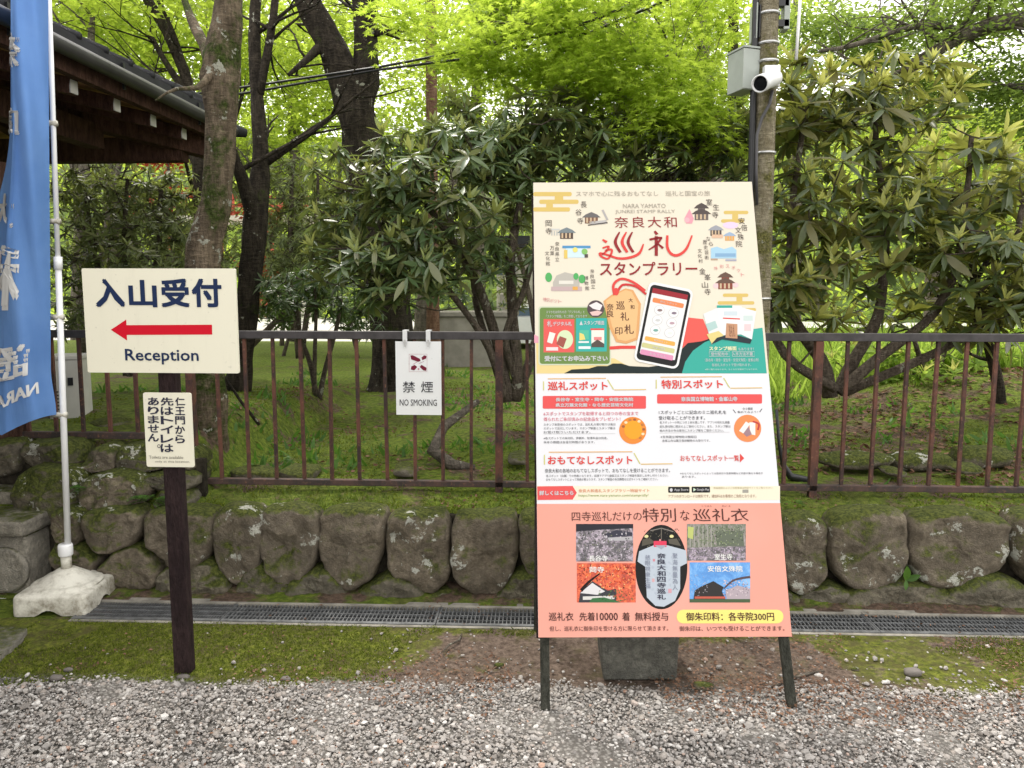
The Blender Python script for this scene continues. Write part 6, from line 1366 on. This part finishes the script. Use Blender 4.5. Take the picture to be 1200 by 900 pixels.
for i, (pts, w_) in enumerate((([(508,560),(506,530),(498,505)], 0), ([(560,470),(520,500),(508,528),(530,545),(556,548)], 9))):
    if not w_: continue
    mb = MB(); P = [at(x_, y_, 5.0-(y_-470)*.006) for x_, y_ in pts]; mb.tube(P, [.018,.03,.04,.035,.02], M['bark_grey'], 10, rough=.2); mb.build('fallen_branch', label='thick grey fallen branch lying on moss right of the no smoking sign', cat='branch')
mb = MB(); P = [at(x_, y_, 4.9) for x_, y_ in ((262,440),(282,470),(304,498))]; mb.tube(P, [.008,.010,.012], M['bark_dark'], 6); mb.build('fallen_branch', label='thin dark stick leaning against the brown trunk', cat='branch')
mb = MB(); P = [onz(x_, y_, .01) for x_, y_ in ((905,805),(925,796),(948,789),(966,786))]; mb.tube(P, [.004,.005,.006,.003], M['bark_grey'], 6); mb.build('twig', label='thin twig on the soil by the right stand leg', cat='twig')
mb = MB(); P = [onz(x_, y_, .012) for x_, y_ in ((518,764),(526,756),(538,750),(541,742))]; mb.tube(P, [.003,.005,.005,.002], M['bark_grey'], 6); mb.build('twig', label='pale twig on the moss left of the poster stand', cat='twig')

# small plants
def fern(base, n, L, seed, label, cat, m=M['fern'], leafy=True):
    g = random.Random(seed); e = empty('fern' if leafy else 'small_plant', base, label, cat)
    for i in range(n):
        a = g.uniform(0, 2*pi); el = g.uniform(.1, .9); d_ = Vector((cos(a)*cos(el), -abs(sin(a))*cos(el)*.8-.1, sin(el))); P_, D_ = [], []
        q = Vector(base)
        for k in range(9):
            t_ = k/8; q = q + (d_+Vector((0,0,-.9*t_))).normalized()*L/9
            s_ = d_.cross(Vector((0,0,1))).normalized()
            if k > 0:
                for sg in (-1, 1): P_.append(list(q-Vector(base))); D_.append(list(s_*sg+d_*.5))
        n_ = len(P_); sz = np.array([L*.30*(1-.75*abs(k//2-3)/6) for k in range(n_)])
        np_obj('frond', leaf_mesh('frond', np.array(P_), np.array(D_), np.tile([0,0,1.],(n_,1)), sz, SIMPLE[0], SIMPLE[1], [m], np.random.default_rng(seed+i).random(n_)), e)
fern(at(178,588,3.82), 9, .12, 5, 'small green fern growing from the wall beside the dark sign post', 'fern')
fern(at(104,575,3.80), 8, .09, 6, 'tiny fern tuft between the two topmost left boulders', 'fern')
fern(at(930,590,3.95), 6, .06, 8, 'small weed on the wall top right of the poster', 'weed')
fern(at(600,480,4.6), 6, .10, 12, 'little green weed beside the fence post left of the poster', 'weed')
e = empty('seedling', at(1062,680,3.64), 'two-leaved seedling growing from a crack between broad wall stones', 'plant')
for d_, l_ in ((Vector((-.12,-.35,.8)),.085), (Vector((.9,-.3,.5)),.07), (Vector((-.2,-.5,-.7)),.05)):
    np_obj('leaf', leaf_mesh('leaf', np.array([[0,0,0.]]), np.array([list(d_)]), np.array([[0,-1.,.3]]), np.array([l_]), rhodo_t(.22)[0], rhodo_t(.22)[1], [M['fern']], np.array([.3+l_])), e)
for i, (px, py, Y) in enumerate(((330,540,4.45),(300,546,4.4),(396,540,4.5),(200,570,4.0))):
    fern(at(px, py, Y), 6, .07, 40+i, ('low leafy weed behind the fence, middle one of the left bay', 'low leafy weed behind the fence close to the reception sign', 'low leafy weed behind the fence, below the double trunk', 'low leafy weed in the wall just left of the first fence post')[i], 'weed')

# ------------------------------------------------------------------ things far behind
br = empty('vermilion_bridge', at(260, 380, 24), 'vermilion red railed walkway seen through trees at left', 'bridge')
BYy = 24
def bpx(x0, y0, x1, y1, nm, m, dep=.15, Y=BYy, par=None):
    a, b = at(x0, y1, Y), at(x1, y0, Y); mb = MB(); mb.box(a.x, b.x, Y, Y+dep, a.z, b.z, m); return mb.build(nm, par or br)
bpx(150, 252, 360, 257, 'deck', M['cream_wall'], 2.0); bpx(150, 229, 360, 232, 'handrail', M['vermilion']); bpx(150, 240, 360, 242.5, 'handrail', M['vermilion'])
for k in range(11): bpx(156+k*19, 226, 158.5+k*19, 252, 'baluster', M['vermilion'], .14, BYy-.02)
for k in range(3): bpx(190+k*60, 257, 196+k*60, 372, 'pillar', M['vermilion'], .3, BYy+.4)

e = empty('red_shed', at(315, 380, 21), 'small red and white stall glimpsed between the slender forked tree and double trunk', 'stall')
for (a, b, c_, d, nm, m) in ((296,330,345,372,'wall',M['cream_wall']),(292,318,349,329,'roof',M['vermilion']),(303,338,316,372,'door',M['vermilion'])):
    q0, q1 = at(a, d, 21), at(c_, b, 21); mb = MB(); dd = .0 if nm != 'door' else -.04; mb.box(q0.x, q1.x, 21+dd, 21+(1.5 if nm != 'door' else .035+dd), q0.z, q1.z, m); mb.build(nm, e)
gw = at(556, 432, 11); 
e = empty('concrete_enclosure', (gw.x, 11, gw.z), 'plain grey concrete box enclosure behind the fence, left of the poster', 'enclosure')
a, b = at(506, 434, 11), at(603, 371, 11); mb = MB(); mb.box(a.x, b.x, 11, 12.2, a.z-.1, b.z, M['grey_wall']); mb.build('wall', e, bevel=.02)
mb = MB(); mb.box(a.x-.03, b.x+.03, 10.97, 12.25, b.z+.001, b.z+.06, M['grey_wall']); mb.build('coping', e)
q = at(509, 372, 10.95); mb = MB(); mb.box(q.x-.08, q.x+.08, 10.75, 10.95, b.z-.02, b.z+.14, M['black']); mb.build('lamp', e)
hb_ = empty('cream_building', at(650, 400, 18), 'cream rendered building with windows half hidden behind the poster stand', 'building')
def hpx(x0, y0, x1, y1, nm, m, Y=18, dep=.1, par=None): 
    a, b = at(x0, y1, Y), at(x1, y0, Y); mb = MB(); mb.box(a.x, b.x, Y, Y+dep, a.z, b.z, m); return mb.build(nm, par or hb_)
hpx(582, 290, 900, 395, 'wall', M['cream_wall'], 18, 6); hpx(575, 276, 910, 289.5, 'roof', M['roof'], 17.6, 6.6)
w1 = hpx(584, 300, 604, 322, 'window', M['glass'], 17.94, .05); hpx(583, 298, 606, 299.6, 'frame', M['white_paint'], 17.92, .06); 
for xx in (607, 618, 630, 650, 680): hpx(xx, 285, xx+9, 345, 'shutter', M['plaster'], 17.93, .06)
hpx(586, 345, 600, 394, 'door', M['grey_wall'], 17.93, .06)
e = empty('white_van', at(612, 395, 15), 'pale low vehicle parked beyond the grey enclosure', 'vehicle')
for (x0,y0,x1,y1,nm,m,Y,dp) in ((575,372,668,402,'body',M['cam_white'],15,1.7),(596,358,650,371.5,'cabin',M['cam_white'],15.2,1.3),(602,361,645,370,'window',M['glass'],15.17,.02)):
    hpx(x0, y0, x1, y1, nm, m, Y, dp, e)
for xx in (592, 650):
    q = at(xx, 402, 14.98); mb = MB(); mb.lathe((q.x, 15.0, q.z), [(.16,0),(.16,.06),(.08,.065)], M['black'], 16, (0,-1,0)); mb.build('wheel', e)
